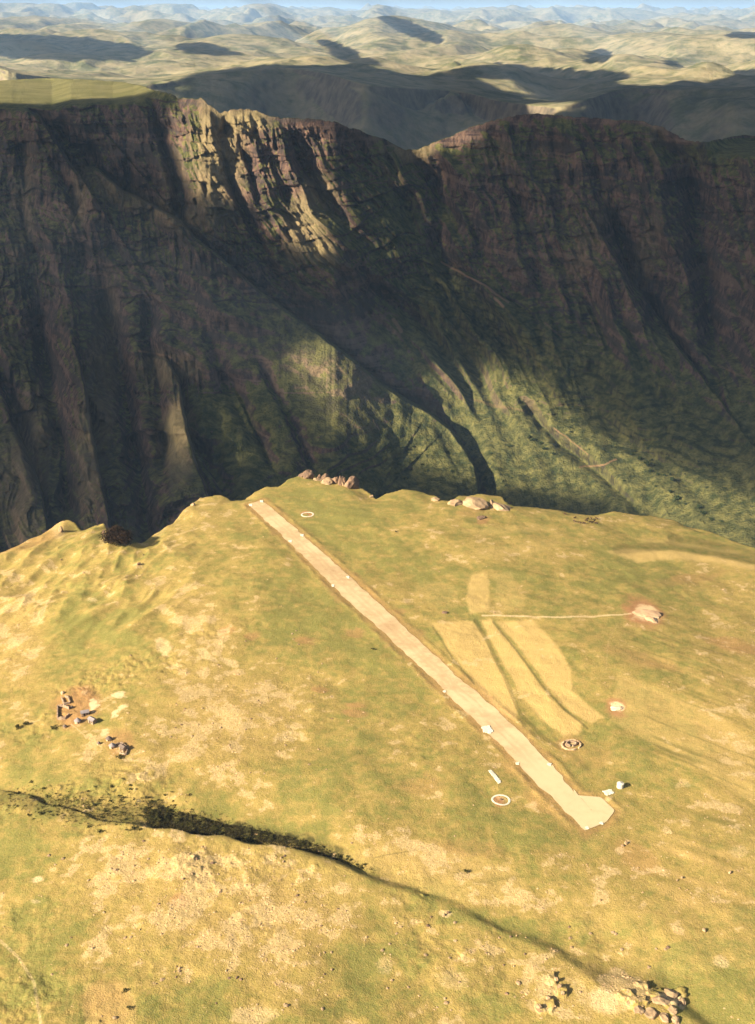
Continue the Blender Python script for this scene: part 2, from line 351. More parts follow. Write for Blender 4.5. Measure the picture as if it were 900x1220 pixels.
t = NT('plateau_ground')
n_f = t.noise(0.9, 5, 0.7); n_m = t.noise(0.12, 4, 0.6); n_c = t.noise(0.35, 3, 0.5)
grass = t.mix(t.rng(n_m, .3, .7), (0.190, 0.153, 0.041), (0.285, 0.214, 0.064))
grass = t.mix(t.rng(t.attr('dry'), .52, .0, 0, .85), grass, t.mix(n_m, (0.115, 0.128, 0.034), (0.165, 0.160, 0.045)))
grass = t.mix(t.rng(n_f, .35, .75, 0, .5), grass, (0.30, 0.22, 0.070))
dryc = t.mix(t.rng(n_f, .35, .65), (0.265, 0.182, 0.060), (0.36, 0.25, 0.092))
dryc = t.mix(t.rng(n_c, .55, .75, 0, .6), dryc, (0.41, 0.285, 0.12))
dm = t.math('ADD', t.attr('dry'), t.math('MULTIPLY', t.math('SUBTRACT', n_f, 0.5), 1.1))
dm = t.math('ADD', dm, t.math('MULTIPLY', t.math('SUBTRACT', n_c, 0.5), 0.5))
c = t.mix(t.rng(dm, 0.0, 1.3), grass, dryc)
c = t.mix(t.rng(t.math('ADD', t.attr('field'), t.math('MULTIPLY', t.math('SUBTRACT', n_f, .5), .3)), .08, .95), c, t.mix(n_c, (0.40, 0.280, 0.098), (0.46, 0.32, 0.125)))
c = t.mix(t.rng(t.attr('row'), 0.1, 0.9, 0, .75), c, (0.40, 0.27, 0.10))
c = t.mix(t.rng(t.attr('row'), -0.1, -0.8, 0, .75), c, (0.10, 0.095, 0.028))
c = t.mix(t.math('MULTIPLY', t.attr('soil'), t.rng(n_f, .2, .6, .55, .95)), c, t.mix(n_c, (0.28, 0.13, 0.060), (0.36, 0.18, 0.09)))
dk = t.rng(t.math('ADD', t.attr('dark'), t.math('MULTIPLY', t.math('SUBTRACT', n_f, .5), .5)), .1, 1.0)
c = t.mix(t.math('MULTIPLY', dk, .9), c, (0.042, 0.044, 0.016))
pl = t.rng(t.math('ADD', t.attr('pale'), t.math('MULTIPLY', t.math('SUBTRACT', n_f, .5), .6)), .15, 1.05)
c = t.mix(pl, c, (0.62, 0.46, 0.27))
n_s = t.noise(1.9, 2, .5); c = t.mix(t.rng(n_s, .57, .72, 0, .30), c, (0.090, 0.080, 0.024)); c = t.mix(t.rng(n_s, .40, .30, 0, .2), c, (0.44, 0.32, 0.13))
steep_rock = t.rng(t.steep(), .80, .62)
c = t.mix(steep_rock, c, t.mix(n_f, (0.10, 0.065, 0.040), (0.27, 0.17, 0.10)))
t.bump(t.math('ADD', n_f, t.math('MULTIPLY', n_s, .8)), 0.4, 0.8)
M_plateau = t.fin(c)
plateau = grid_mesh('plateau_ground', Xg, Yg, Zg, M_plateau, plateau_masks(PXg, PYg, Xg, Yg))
tag(plateau, 'grassy high plateau with tan fields and a cliff edge', kind='structure')

# ------------------------------------------------------------------ the mountain wall across the gorge
SKY = [(-900, 150), (-400, 120), (-100, 100), (0, 96), (30, 94), (60, 93), (110, 95), (150, 98), (178, 104), (188, 108), (203, 111), (214, 117), (226, 117), (240, 117), (248, 123), (262, 135), (268, 132),
       (290, 129), (306, 131), (317, 137), (322, 139), (340, 140), (365, 141), (398, 144), (412, 150), (428, 155), (445, 162), (458, 165), (470, 172), (482, 178), (497, 178),
       (510, 172), (535, 163), (560, 152), (590, 142), (620, 136), (640, 135), (680, 139), (720, 141), (765, 144), (782, 150), (792, 152), (806, 161), (822, 168), (842, 168),
       (870, 163), (885, 161), (920, 163), (1000, 150), (1300, 170), (1800, 150)]
YT = [(-900, 3100), (0, 2900), (180, 2750), (250, 2600), (400, 2600), (490, 2750), (620, 2700), (780, 2600), (900, 2450), (1400, 2400), (1800, 2400)]
YB = [(-900, 1450), (0, 1450), (200, 1500), (400, 1620), (570, 1720), (700, 1700), (900, 1560), (1300, 1450), (1800, 1400)]
KS = [(-900, .1), (0, .12), (120, .2), (220, .38), (300, .45), (450, .5), (560, .35), (700, .25), (800, .25), (900, .3), (1800, .3)]
KS2 = [(-900, .05), (0, .10), (150, .22), (260, .6), (340, 1.0), (520, 1.05), (620, .8), (720, .45), (820, .35), (900, .4), (1800, .3)]
GUL = [  # dark gullies: points, depth m, width left px, width right px
    ([(214, 122), (220, 140), (223, 152)], 22, 3, 8), ([(184, 138), (192, 170), (203, 200), (212, 235), (216, 262)], 45, 5, 16), ([(264, 134), (269, 150), (266, 164)], 35, 4, 8),
    ([(262, 170), (270, 205), (280, 235), (292, 258), (303, 280), (318, 300)], 42, 3, 10), ([(301, 134), (304, 150), (303, 162)], 20, 2, 4), ([(314, 136), (317, 150)], 18, 2, 4),
    ([(288, 176), (298, 200), (304, 225), (308, 245)], 30, 3, 7), ([(345, 155), (352, 185), (368, 210), (385, 235), (402, 262)], 34, 4, 12), ([(404, 150), (420, 165), (440, 190)], 20, 3, 12),
    ([(335, 220), (342, 245)], 20, 3, 7), ([(340, 270), (348, 288)], 18, 3, 6), ([(458, 168), (462, 185), (470, 200)], 16, 3, 5), ([(242, 215), (246, 238)], 14, 2, 3), ([(233, 235), (236, 245)], 14, 2, 3),
    ([(62, 140), (80, 165), (100, 185), (112, 205)], 40, 6, 18), ([(150, 185), (152, 210), (148, 235)], 26, 4, 10), ([(20, 160), (30, 200), (28, 250), (40, 300)], 30, 8, 20), ([(55, 185), (75, 215), (90, 245), (98, 270)], 34, 6, 14),
    ([(40, 330), (48, 400), (66, 480), (78, 560), (84, 640)], 60, 16, 14), ([(110, 300), (130, 380), (146, 450), (158, 520), (172, 590), (176, 650)], 60, 16, 12), ([(0, 440), (12, 480), (30, 530), (50, 600)], 40, 5, 14),
    ([(182, 340), (178, 400), (190, 470), (198, 530), (190, 590)], 34, 14, 8), ([(245, 380), (260, 440), (290, 500), (320, 550)], 14, 8, 8), ([(228, 520), (250, 560), (275, 600)], 26, 3, 14),
    ([(305, 425), (322, 460), (345, 500), (362, 540), (378, 575)], 15, 3, 8), ([(268, 440), (290, 480), (308, 520), (325, 560)], 12, 3, 7), ([(462, 465), (470, 510), (476, 560)], 6, 8, 8),
    ([(505, 185), (520, 215), (527, 260), (525, 300), (545, 350), (590, 400), (640, 440)], 46, 16, 18), ([(655, 160), (665, 200), (690, 270), (720, 330)], 16, 12, 12),
    ([(728, 245), (738, 290), (752, 330), (775, 375), (800, 405)], 46, 6, 18), ([(812, 185), (826, 240), (836, 300), (842, 350), (848, 400), (862, 450)], 60, 14, 20), ([(612, 220), (622, 260), (640, 320), (645, 380)], 20, 8, 14),
    ([(618, 470), (640, 500), (668, 530), (712, 562), (760, 608)], 18, 6, 6), ([(700, 480), (740, 520), (800, 560), (840, 600)], 12, 10, 10), ([(430, 330), (470, 370), (540, 420), (600, 460)], 18, 20, 20),
    ([(610, 140), (612, 165)], 16, 3, 6), ([(782, 152), (786, 180)], 20, 4, 8), ([(560, 250), (570, 300), (566, 360)], 14, 10, 12), ([(880, 200), (890, 300), (880, 400)], 24, 14, 14)]
STEP = [  # nearer spurs whose right side drops away: points, height m, decay px
    ([(216, 262), (236, 285), (262, 305), (300, 338), (340, 368), (380, 396), (420, 427), (450, 452), (482, 474), (512, 490), (535, 508), (552, 530), (566, 552), (573, 590)], 75, 130, .45),
    ([(17, 117), (30, 127), (48, 140), (62, 158), (74, 178), (92, 205)], 95, 70, .2),
    ([(103, 198), (116, 200), (131, 212), (146, 226), (165, 234), (190, 248), (212, 260)], 90, 80, .45),
    ([(85, 390), (96, 430), (106, 480), (115, 540), (128, 600), (135, 640)], 45, 36, .1),
    ([(165, 420), (200, 428), (214, 450), (218, 480), (226, 520), (238, 560), (250, 590)], 45, 46, .1),
    ([(0, 460), (14, 500), (34, 540), (52, 590), (60, 640)], 40, 50, .1),
    ([(520, 312), (560, 326), (590, 345), (612, 362)], 22, 70, .3),
    ([(690, 235), (705, 255), (730, 300), (765, 350), (800, 400), (830, 440)], 40, 80, .15)]
def wall_skyline(px):
    k = .25+.75*sst(150, 200, px)
    return lerp(px, SKY) + k*1.4*fbm(px/9.0, px*0+3.3, 3, 71) + k*1.2*sst(.15, .5, pn(px/5.0, px*0+.5, 72))
def wall_surface(px, py):
    S = wall_skyline(px); w = np.clip((py-S)/(650-S), 0, 1.3)
    yt = lerp(px, YT); yb = lerp(px, YB)
    wr = w + 0.02*fbm(px/60, py/60, 3, 73)*sst(.05, .15, w)
    f = np.where(w <= 1, np.abs(wr)**1.28*np.sign(wr), 1 + (w-1)*0.6)
    Yd = yt - (yt-yb)*f
    # flat green summit at the left, behind its rim
    rim = lerp(px, [(-900, 160), (-300, 145), (-40, 128), (0, 126), (14, 127), (20, 128), (40, 130), (62, 132), (85, 126), (110, 125), (135, 126), (160, 122), (185, 112), (215, 95), (230, 80)])
    Yd += np.where(px < 215, 850*sst(0, 38, rim-py), 0)
    # right shoulder: a grassy bench behind
    Yd += 350*sst(0, 26, 190+0*px-py)*sst(830, 900, px)
    k = lerp(px, KS); k2 = lerp(px, KS2); wob = 14*fbm(px/70, py/70, 2, 75)
    u = px - k*(np.minimum(py, 290)-150) - k2*25*np.logaddexp(0, (py-290)/25.0) + wob
    upper = 1-sst(.30, .50, w); left = sst(250, 190, px)
    cliff = np.clip(upper*(0.55+0.45*sst(560, 420, px)) + left*0.9, 0, 1)
    low = sst(.45, .75, w)*sst(200, 300, px)
    low = np.maximum(low, ell(px, py, 430, 480, 170, 90, 35, .35))
    D = 60*(ridge(u/95, py/300, 2, 81)-.4)*(1-.8*low) + 40*(ridge(u/40, py/150, 2, 82)-.4)*(1-.88*low)
    # strata: ledges where the small buttresses break off and start again
    z0 = H + ray(px, py)[2]/ray(px, py)[1]*Yd
    q1 = z0/46 + 1.1*fbm(px/110, py/110, 3, 181); k1 = np.floor(q1); f1 = q1-k1
    q2 = z0/19 + 1.3*fbm(px/50, py/50, 3, 182); k2 = np.floor(q2); f2 = q2-k2
    D += cliff*(24*(ridge(u/21+k1*.37, py/120+k1*.7, 3, 83)-.3)*(1-.5*f1) + 12*(ridge(u/8.5+k2*.43, py/60+k2*.9, 2, 84)-.3)*(1-.4*f2))
    D += (cliff*.85+.15*(1-low))*(13*(sst(0, .12, 1-f1)*(1-f1*.9)-.4) + 5*((1-f2)-.5))*sst(-.45, .2, pn(px/60, k1*.5+.3, 185))
    D += 2.8*fbm(px/6, py/6, 3, 86)*(1-.6*low) + 9*fbm(px/22, py/18, 4, 87)*(1-.75*low)
    ph = z0/26 + 1.2*fbm(px/120, py/120, 2, 88); fr = ph - np.floor(ph)
    D += 5*(sst(0, .35, 1-fr)*1.0-.6)*(cliff*.7 + .3*(1-low))*(1.3*sst(-.1, .5, pn(px/34, ph*0.7, 89)))
    for cx, cy, rx, ry, rot, a in [(205, 270, 110, 42, 20, 14), (205, 450, 45, 30, 15, 16), (30, 200, 60, 40, 0, 12), (290, 150, 90, 24, 8, 16), (700, 230, 200, 40, 5, 7), (40, 320, 60, 50, 0, 10), (110, 470, 20, 70, 8, 8)]:
        m = ell(px, py, cx, cy, rx, ry, rot, .4)
        D += a*m*(ridge((px-.1*py)/8.5, py/60, 2, 90)-.2)
    for pts, dep, wl, wr_ in GUL:
        xs = [p[0] for p in pts]; ys = [p[1] for p in pts]; mg = 3*max(wl, wr_)
        q = (px > min(xs)-mg) & (px < max(xs)+mg) & (py > min(ys)-mg) & (py < max(ys)+mg)
        if not q.any(): continue
        a = px[q] + 2.2*fbm(px[q]/14, py[q]/14, 2, 91); b = py[q]
        d, s, tt = pline(a, b, pts); wd = np.where(s > 0, wr_, wl)
        amp = sst(0, .2, tt)*.8+.2; amp = amp*(1-.6*sst(.8, 1, tt))
        D[q] -= 1.8*dep*amp*np.exp(-(d/wd)**1.7)
    for pts, hh, dec, st in STEP:
        mg = dec*2.6; xs = [p[0] for p in pts]; ys = [p[1] for p in pts]
        q = (px > min(xs)-mg) & (px < max(xs)+mg) & (py > min(ys)-mg) & (py < max(ys)+mg)
        a = px[q] + 2.0*fbm(px[q]/18, py[q]/18, 3, 92); b = py[q]
        d, s, tt = pline(a, b, pts); amp = (st+(1-st)*sst(0, .35, tt))
        amp = amp*(1-.55*sst(.5, .85, tt)*(dec > 120)); near = np.where(s <= 0, np.exp(-(d/dec)**1.3), 0)
        D[q] += 1.3*hh*amp*(near*sst(0, 3.0, np.where(s <= 0, d, 0)) - .75*np.where(s > 0, np.exp(-d/10.0), 0))
    D = D*np.where(px < 215, sst(-3, 5, py-rim), 1.0)
    ter = terr_mask(px, py)
    ph = z0/13.0 + 0.8*fbm(px/60, py/40, 2, 93); fr = ph-np.floor(ph)
    D += ter*5.5*(sst(0.0, .25, fr)*(1-fr)-.3)
    Yd = Yd - D*sst(0, .05, w)*(1-sst(1.02, 1.2, w))
    return Yd, w
def terr_mask(px, py):
    jx = px + 12*fbm(px/40, py/30, 3, 94); jy = py + 8*fbm(px/40+9, py/30, 3, 95)
    m = np.zeros(px.shape)
    for cx, cy, rx, ry, rot, a in [(640, 400, 130, 60, 28, .8), (760, 500, 150, 60, 25, .9), (430, 545, 90, 26, 0, .9), (560, 565, 120, 26, 0, .8), (560, 360, 60, 50, 40, .5), (300, 560, 60, 24, 0, .5)]:
        m = np.maximum(m, a*ell(jx, jy, cx, cy, rx, ry, rot, .35))
    return m
wc = steps([(-900, -250, 50), (-250, -30, 90), (-30, 930, 1050), (930, 1150, 90), (1150, 1800, 51)])
nrow = 560
wv = np.concatenate([np.linspace(0, 1, nrow), np.linspace(1.01, 1.3, 14)])
PXw = np.tile(wc[None, :], (len(wv), 1)); Sw = wall_skyline(wc)
PYw = Sw[None, :] + wv[:, None]*(650-Sw)[None, :]
Yw, Ww = wall_surface(PXw, PYw)
a_, dy_, dz_ = ray(PXw, PYw); Tw = Yw/dy_
Xw = a_*Tw; Zw = H + dz_*Tw; YYw = dy_*Tw
# back slope behind the skyline, down into the next valley
nb = 24; bx = np.zeros((nb, len(wc))); by = bx.copy(); bz = bx.copy()
for i in range(nb):
    k = (nb-i); dist = 14*k**1.35
    by[i] = YYw[0]+dist; bx[i] = Xw[0]*(1+dist/YYw[0]*.5); bz[i] = Zw[0] - 3 - dist*.55 - 12*fbm(wc/30, wc*0+k*.35, 3, 96)
Xa = np.concatenate([bx, Xw]); Ya = np.concatenate([by, YYw]); Za = np.concatenate([bz, Zw])
pad = lambda A: np.concatenate([np.repeat(A[:1], nb, 0), A])
PXa, PYa = pad(PXw), pad(PYw)
jx = PXa + 10*fbm(PXa/30, PYa/30, 3, 97); jy = PYa + 10*fbm(PXa/30+7, PYa/30, 3, 98)
veg = 0.22 + 0*PXa
for cx, cy, rx, ry, rot, a in [(228, 185, 10, 50, 5, .6), (100, 108, 140, 18, 0, .9), (860, 185, 60, 26, 0, .6), (440, 240, 60, 70, 35, .35), (500, 300, 70, 50, 40, .4), (560, 390, 90, 60, 35, .5),
                            (700, 490, 200, 90, 25, .7), (800, 560, 160, 90, 20, .6), (700, 560, 160, 40, 25, .4), (330, 250, 10, 30, 10, .35), (310, 290, 20, 20, 0, .3), (370, 330, 40, 20, 0, .2), (400, 580, 110, 22, 0, .3),
                            (600, 560, 140, 60, 10, .6), (450, 500, 130, 60, 32, .18), (270, 520, 50, 50, 30, .4), (640, 170, 200, 26, 3, .25), (300, 500, 40, 60, 30, .3), (460, 175, 60, 20, 25, .2), (500, 200, 60, 60, 0, .25), (475, 530, 8, 60, 5, .4)]:
    veg = veg + a*ell(jx, jy, cx, cy, rx, ry, rot, .5)
tan = np.zeros(PXa.shape)
for cx, cy, rx, ry, rot, a in [(260, 180, 30, 80, 5, .8), (290, 145, 30, 16, 0, .9), (370, 260, 26, 50, 15, .8), (385, 300, 18, 18, 0, .9), (214, 525, 20, 50, 0, .9), (400, 470, 80, 40, 34, .45), (510, 525, 40, 40, 20, .35),
                            (600, 470, 60, 20, 20, .3), (115, 500, 20, 110, 8, .5), (30, 560, 30, 90, 10, .4), (490, 180, 30, 12, 0, .7), (395, 470, 30, 30, 0, .3), (200, 440, 35, 20, 10, .5), (160, 238, 70, 14, 22, .45), (118, 450, 14, 120, 8, .35), (28, 250, 14, 70, 5, .3), (95, 235, 10, 40, 10, .35), (700, 290, 14, 60, 25, .25), (610, 185, 60, 14, 5, .25), (780, 170, 14, 20, 0, .4), (770, 300, 14, 50, 15, .25), (480, 390, 14, 14, 0, .3), (210, 215, 14, 40, 0, .3), (215, 260, 24, 14, 20, .4)]:
    tan = np.maximum(tan, a*ell(jx, jy, cx, cy, rx, ry, rot, .5))
red = np.zeros(PXa.shape)
for pts, w_, a in [([(528, 312), (560, 330), (585, 345), (605, 360)], 1.6, .8), ([(590, 355), (600, 365)], 2, .8), ([(560, 475), (590, 483), (625, 490)], 2, .2), ([(690, 556), (720, 553), (735, 548)], 1.1, .6),
                   ([(445, 500), (452, 512)], 1.0, .5), ([(165, 418), (200, 424), (218, 438)], 1.6, .6), ([(470, 380), (478, 395)], 3, .7), ([(660, 510), (700, 540)], 1.2, .4), ([(855, 435), (890, 450)], 1.6, .3),
                   ([(650, 385), (668, 400)], 1.5, .3)]:
    q = boxed(PXa, PYa, pts, 20); d, _, _ = pline((jx*.3+PXa*.7)[q], (jy*.3+PYa*.7)[q], pts); red[q] = np.maximum(red[q], a*(1-sst(w_*.4, w_*1.1, d)))
t = NT('mountain_rock')
vz = t.scale((1, 1, .45)); n1 = t.noise(0.012, 6, .62); n2 = t.noise(0.055, 8, .74, vz); n3 = t.noise(0.25, 3, .6)
st = t.noise(1.0, 4, .6, t.scale((.002, .002, .055)))
rock = t.mix(t.rng(n2, .35, .68), (0.030, 0.021, 0.024), (0.200, 0.122, 0.090))
rock = t.mix(t.rng(st, .46, .58, 0, .75), rock, (0.055, 0.045, 0.040)); rock = t.mix(t.rng(st, .44, .36, 0, .5), rock, (0.20, 0.135, 0.10))
tanc = t.mix(t.rng(n2, .3, .7), (0.19, 0.150, 0.070), (0.33, 0.26, 0.135))
rock = t.mix(t.math('MULTIPLY', t.attr('tan'), t.rng(n1, .3, .6, .6, 1)), rock, tanc)
green = t.mix(t.rng(n2, .35, .7), (0.036, 0.046, 0.017), (0.175, 0.160, 0.056))
gf = t.math('ADD', t.attr('veg'), t.math('MULTIPLY', t.math('SUBTRACT', n2, .5), 1.2))
gf = t.math('ADD', gf, t.rng(t.steep(), .35, .85, -.35, .45))
gf = t.math('SUBTRACT', gf, t.math('MULTIPLY', t.attr('tan'), .35))
c = t.mix(t.rng(gf, .35, .80), rock, green)
c = t.mix(t.attr('summit'), c, t.mix(t.rng(n1, .4, .6), (0.15, 0.145, 0.055), (0.21, 0.19, 0.08)))
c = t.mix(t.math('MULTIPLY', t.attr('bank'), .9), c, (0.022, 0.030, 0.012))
c = t.mix(t.attr('red'), c, (0.34, 0.20, 0.12))
t.bump(t.math('ADD', n2, t.math('MULTIPLY', n3, .5)), 12.0, 1.0)
M_rock = t.fin(c)
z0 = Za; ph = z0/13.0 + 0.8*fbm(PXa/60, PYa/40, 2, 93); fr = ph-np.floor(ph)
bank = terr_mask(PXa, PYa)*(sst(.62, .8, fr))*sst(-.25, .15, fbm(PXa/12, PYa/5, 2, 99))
summit = np.clip(sst(126, 116, jy)*sst(200, 150, PXa), 0, 1)*.9
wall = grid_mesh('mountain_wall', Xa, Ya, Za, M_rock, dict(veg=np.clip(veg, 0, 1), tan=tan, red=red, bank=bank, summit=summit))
tag(wall, 'dark rugged mountain wall across the gorge', kind='structure')

# ------------------------------------------------------------------ far canyon rim, rolling highlands, horizon ranges
fc = steps([(-1400, -200, 60), (-200, -20, 60), (-20, 920, 640), (920, 1100, 60), (1100, 2300, 60)])
def ang(py): return math.atan((CY-14)/FPX) + np.arctan((py-CY)/FPX)
RIM = [(-1400, 90), (-200, 55), (0, 62), (28, 67), (50, 77), (75, 88), (100, 91), (200, 99), (215, 98), (240, 93), (300, 86), (350, 80), (375, 82), (400, 88), (430, 99), (470, 104), (540, 108), (560, 116), (600, 124), (640, 128), (665, 120),
       (700, 106), (730, 103), (760, 108), (790, 106), (830, 108), (860, 103), (900, 93), (950, 90), (1100, 100), (2300, 100)]
RZ = [(-1400, 150), (0, 150), (45, 110), (80, 30), (200, -10), (300, 30), (360, 55), (430, 10), (540, -60), (620, -80), (700, -10), (800, 0), (900, 30), (1100, 0), (2300, 0)]
def smoothed(tab, w):
    q = np.zeros(fc.shape)
    for k in np.linspace(-1, 1, 9): q += lerp(fc+k*w, tab)
    return q/9
rimz = smoothed(RZ, 40); rimpy = smoothed(RIM, 14)
rimy = (H-rimz)/np.tan(ang(rimpy))
ks = np.concatenate([np.linspace(-1.0, 0, 150)**1, np.linspace(0, 1, 620)[1:]**1])
Yf = np.zeros((len(ks), len(fc)))
for i, k in enumerate(ks):
    Yf[i] = rimy + k*1700 if k <= 0 else rimy*np.exp(k*np.log(95000/rimy))
Xf = (fc[None, :]-CX)/FPX*(Yf/math.cos(PITCH))         # columns fan out with distance
ang0 = (fc-CX)/FPX
Xf = Yf*np.tan(np.arctan(ang0*1.08))[None, :]
PXf0 = np.tile(fc[None, :], (len(ks), 1))
dback = Yf - rimy[None, :]
rel = sst(0, 3500, dback)
hf = rimz[None, :]*(1-rel*.8) + rel*(-110)
def dome(x, y, seed):                                  # rounded hills with creased valleys between
    return 1 - 2.2*np.abs(pn(x, y, seed))**1.15
hf += rel*(190*(dome(Xf/2100+.15*fbm(Xf/900, Yf/900, 2, 109), Yf/2500, 110)-.5) + 130*fbm(Xf/3300, Yf/3600, 3, 111) + 50*(dome(Xf/800, Yf/1000, 112)-.5))
hf += sst(0, 900, dback)*(10*fbm(Xf/300, Yf/300, 4, 113) + 22*(dome(Xf/420, Yf/520, 114)-.5))
grow = sst(9000, 24000, Yf)
hf += grow*(-230 + 500*(dome(Xf/4200, Yf/5200, 115)-.35) + 130*(dome(Xf/1500, Yf/1900, 116)-.4))
hf += 700*sst(34000, 52000, Yf)*(ridge(Xf/9000+1.3, Yf/12000, 5, 117, .52)-.0)
for px, ptop, dist, rx, ry in [(790, 73, 8600, 260, 350), (706, 64, 10200, 420, 700), (465, 17, 23000, 1500, 2200), (520, 34, 17500, 1100, 1300), (300, 40, 15000, 1300, 2000), (60, 44, 12500, 1300, 1500), (160, 34, 17000, 1300, 1800),
                         (230, 22, 26000, 1600, 2500), (20, 12, 28000, 2000, 2500), (100, 18, 30000, 1800, 2500), (640, 28, 21000, 1800, 2500), (740, 36, 17000, 1200, 1600), (665, 2, 52000, 1300, 2500), (635, 7, 51000, 1600, 3000), (700, 9, 52500, 1500, 3000), (560, 7, 52000, 2200, 3500),
                         (500, 10, 50000, 1800, 3500), (800, 15, 50000, 1800, 3500), (870, 19, 48000, 2000, 3000), (340, 3, 56000, 1600, 3500), (400, 8, 54000, 1800, 3500), (600, 52, 11800, 700, 900), (120, 62, 9800, 700, 900), (820, 40, 15000, 1300, 1500), (380, 66, 8600, 700, 700), (250, 58, 11000, 900, 900), (560, 74, 8300, 500, 500), (880, 34, 19000, 1400, 1800)]:
    zt = H - dist*math.tan(float(ang(ptop))); xx = (px-CX)/FPX*1.08*dist
    q = np.sqrt(((Xf-xx)/rx)**2 + ((Yf-dist)/ry)**2); g = np.exp(-(q*(1+.25*fbm(Xf/(rx*.8), Yf/(ry*.8), 3, 118)))**1.9)
    hf = hf*(1-g) + g*(zt - .10*rx*(1-ridge(Xf/(rx*.9), Yf/(ry*.9), 3, 119))*np.minimum(q*1.5, 1))
capz = H - Yf*np.tan(ang(np.interp(Yf, [5000, 9000, 14000, 20000, 28000, 36000, 60000], [60, 46, 28, 17, 8, 8, 0])))
over = hf-capz; hf = np.where(over > -40, capz-40+40*np.tanh((over+40)/60.0), hf)
# canyon face: rounded spurs, with a cliff band in the middle stretch
dn = -dback
rib = 420*(dome(Xf/1500+.2, Yf/3500, 120)-.3) + 130*(dome(Xf/520, Yf/1500, 121)-.3) + 22*(ridge(Xf/150, Yf/500, 2, 122)-.4)
dd = np.maximum(dn + rib*sst(0, 260, dn), 0)
cl = sst(430, 500, fc)*sst(640, 600, fc)
hf = np.where(dn > 0, rimz[None, :] - (20+75*cl[None, :])*sst(0, 60, dd) - 0.40*(np.sqrt(dd**2+140.**2)-140) - 12*fbm(Xf/120, Yf/120, 3, 123)*sst(0, 60, dn), hf)
hf = np.maximum(hf, -560)
far_px, far_py = project(Xf, Yf, hf)
t = NT('highland_ground')
n1 = t.noise(0.0011, 6, .6); n2 = t.noise(0.008, 6, .65); n3 = t.noise(0.02, 5, .6, t.scale((1, 1, .7)))
gr = t.mix(t.rng(n1, .38, .62), (0.105, 0.112, 0.056), (0.225, 0.200, 0.118))
gr = t.mix(t.rng(n2, .42, .66, 0, .75), gr, (0.31, 0.255, 0.16)); gr = t.mix(t.rng(n2, .48, .34, 0, .7), gr, (0.075, 0.085, 0.036))
rk = t.mix(t.rng(n3, .3, .7), (0.070, 0.062, 0.050), (0.19, 0.150, 0.11))
c = t.mix(t.rng(t.steep(), .86, .62), gr, rk)
t.bump(n2, 30, .7); M_far = t.fin(c)
far = grid_mesh('highland_ground', Xf, Yf, hf, M_far)
tag(far, 'rolling pale highlands fading to blue ranges', kind='structure')
# ground sheet that closes the valleys and runs past the horizon
gx = np.array([-200000, -60000, 60000, 200000.]); gy = np.array([-60000, -8000, 30000, 150000.])
GX, GY = np.meshgrid(gx, gy)
base = grid_mesh('valley_ground', GX, GY, GX*0-565.0, M_far); tag(base, kind='structure')

# ------------------------------------------------------------------ clouds overhead that throw the shadows
ZC = 1500.0; RS = TRAVEL.x/math.tan(SUN_EL), TRAVEL.y/math.tan(SUN_EL)
def shade_wall(px, py):
    px = np.clip(px, 5, 895)
    L = np.zeros(px.shape)
    for cx, cy, rx, ry, rot, a in [(255, 180, 54, 84, 0, 1), (330, 175, 50, 50, 0, .9), (362, 240, 38, 90, 10, 1), (385, 310, 30, 30, 0, .7), (212, 520, 24, 46, 0, .9), (262, 560, 34, 22, 30, .7), (380, 470, 70, 46, 30, .7),
                                   (445, 495, 100, 66, 30, 1), (530, 540, 70, 50, 10, .9), (600, 490, 100, 42, 25, .85), (650, 550, 120, 50, 20, .95), (740, 580, 100, 36, 28, 1), (850, 630, 140, 46, 25, 1), (500, 178, 60, 18, 0, 1), (555, 152, 60, 12, -20, .9), (90, 105, 170, 14, 0, .95), (400, 152, 40, 16, 10, .6), (0, 112, 20, 14, 0, .6), (330, 530, 50, 40, 0, .35)]:
        L = np.maximum(L, a*ell(px, py, cx, cy, rx, ry, rot, .35))
    return 1-L
def shade_far(px, py):
    px = np.clip(px, 5, 895)
    S = np.zeros(px.shape)
    for cx, cy, rx, ry, rot, a in [(60, 58, 115, 15, 3, 1), (10, 22, 30, 6, -20, .8), (240, 60, 38, 9, 5, .7), (350, 115, 160, 36, 0, 1), (480, 140, 150, 50, 0, 1), (820, 165, 170, 45, 0, 1), (400, 165, 260, 40, 0, 1), (490, 36, 46, 8, 22, .8), (640, 90, 105, 9, 2, .9), (590, 84, 50, 8, 0, .8),
                                   (800, 130, 150, 30, -8, 1), (700, 112, 60, 12, 0, 1), (900, 110, 60, 26, 0, 1), (708, 68, 22, 9, 0, .8), (790, 76, 24, 5, 0, .8), (890, 42, 30, 5, 0, .8), (170, 75, 0.1, 0.1, 0, 0), (420, 72, 50, 10, 30, .7), (340, 18, 40, 4, 0, .5), (600, 30, 60, 4, 0, .3)]:
        S = np.maximum(S, a*ell(px, py, cx, cy, rx, ry, rot, .3))
    return S
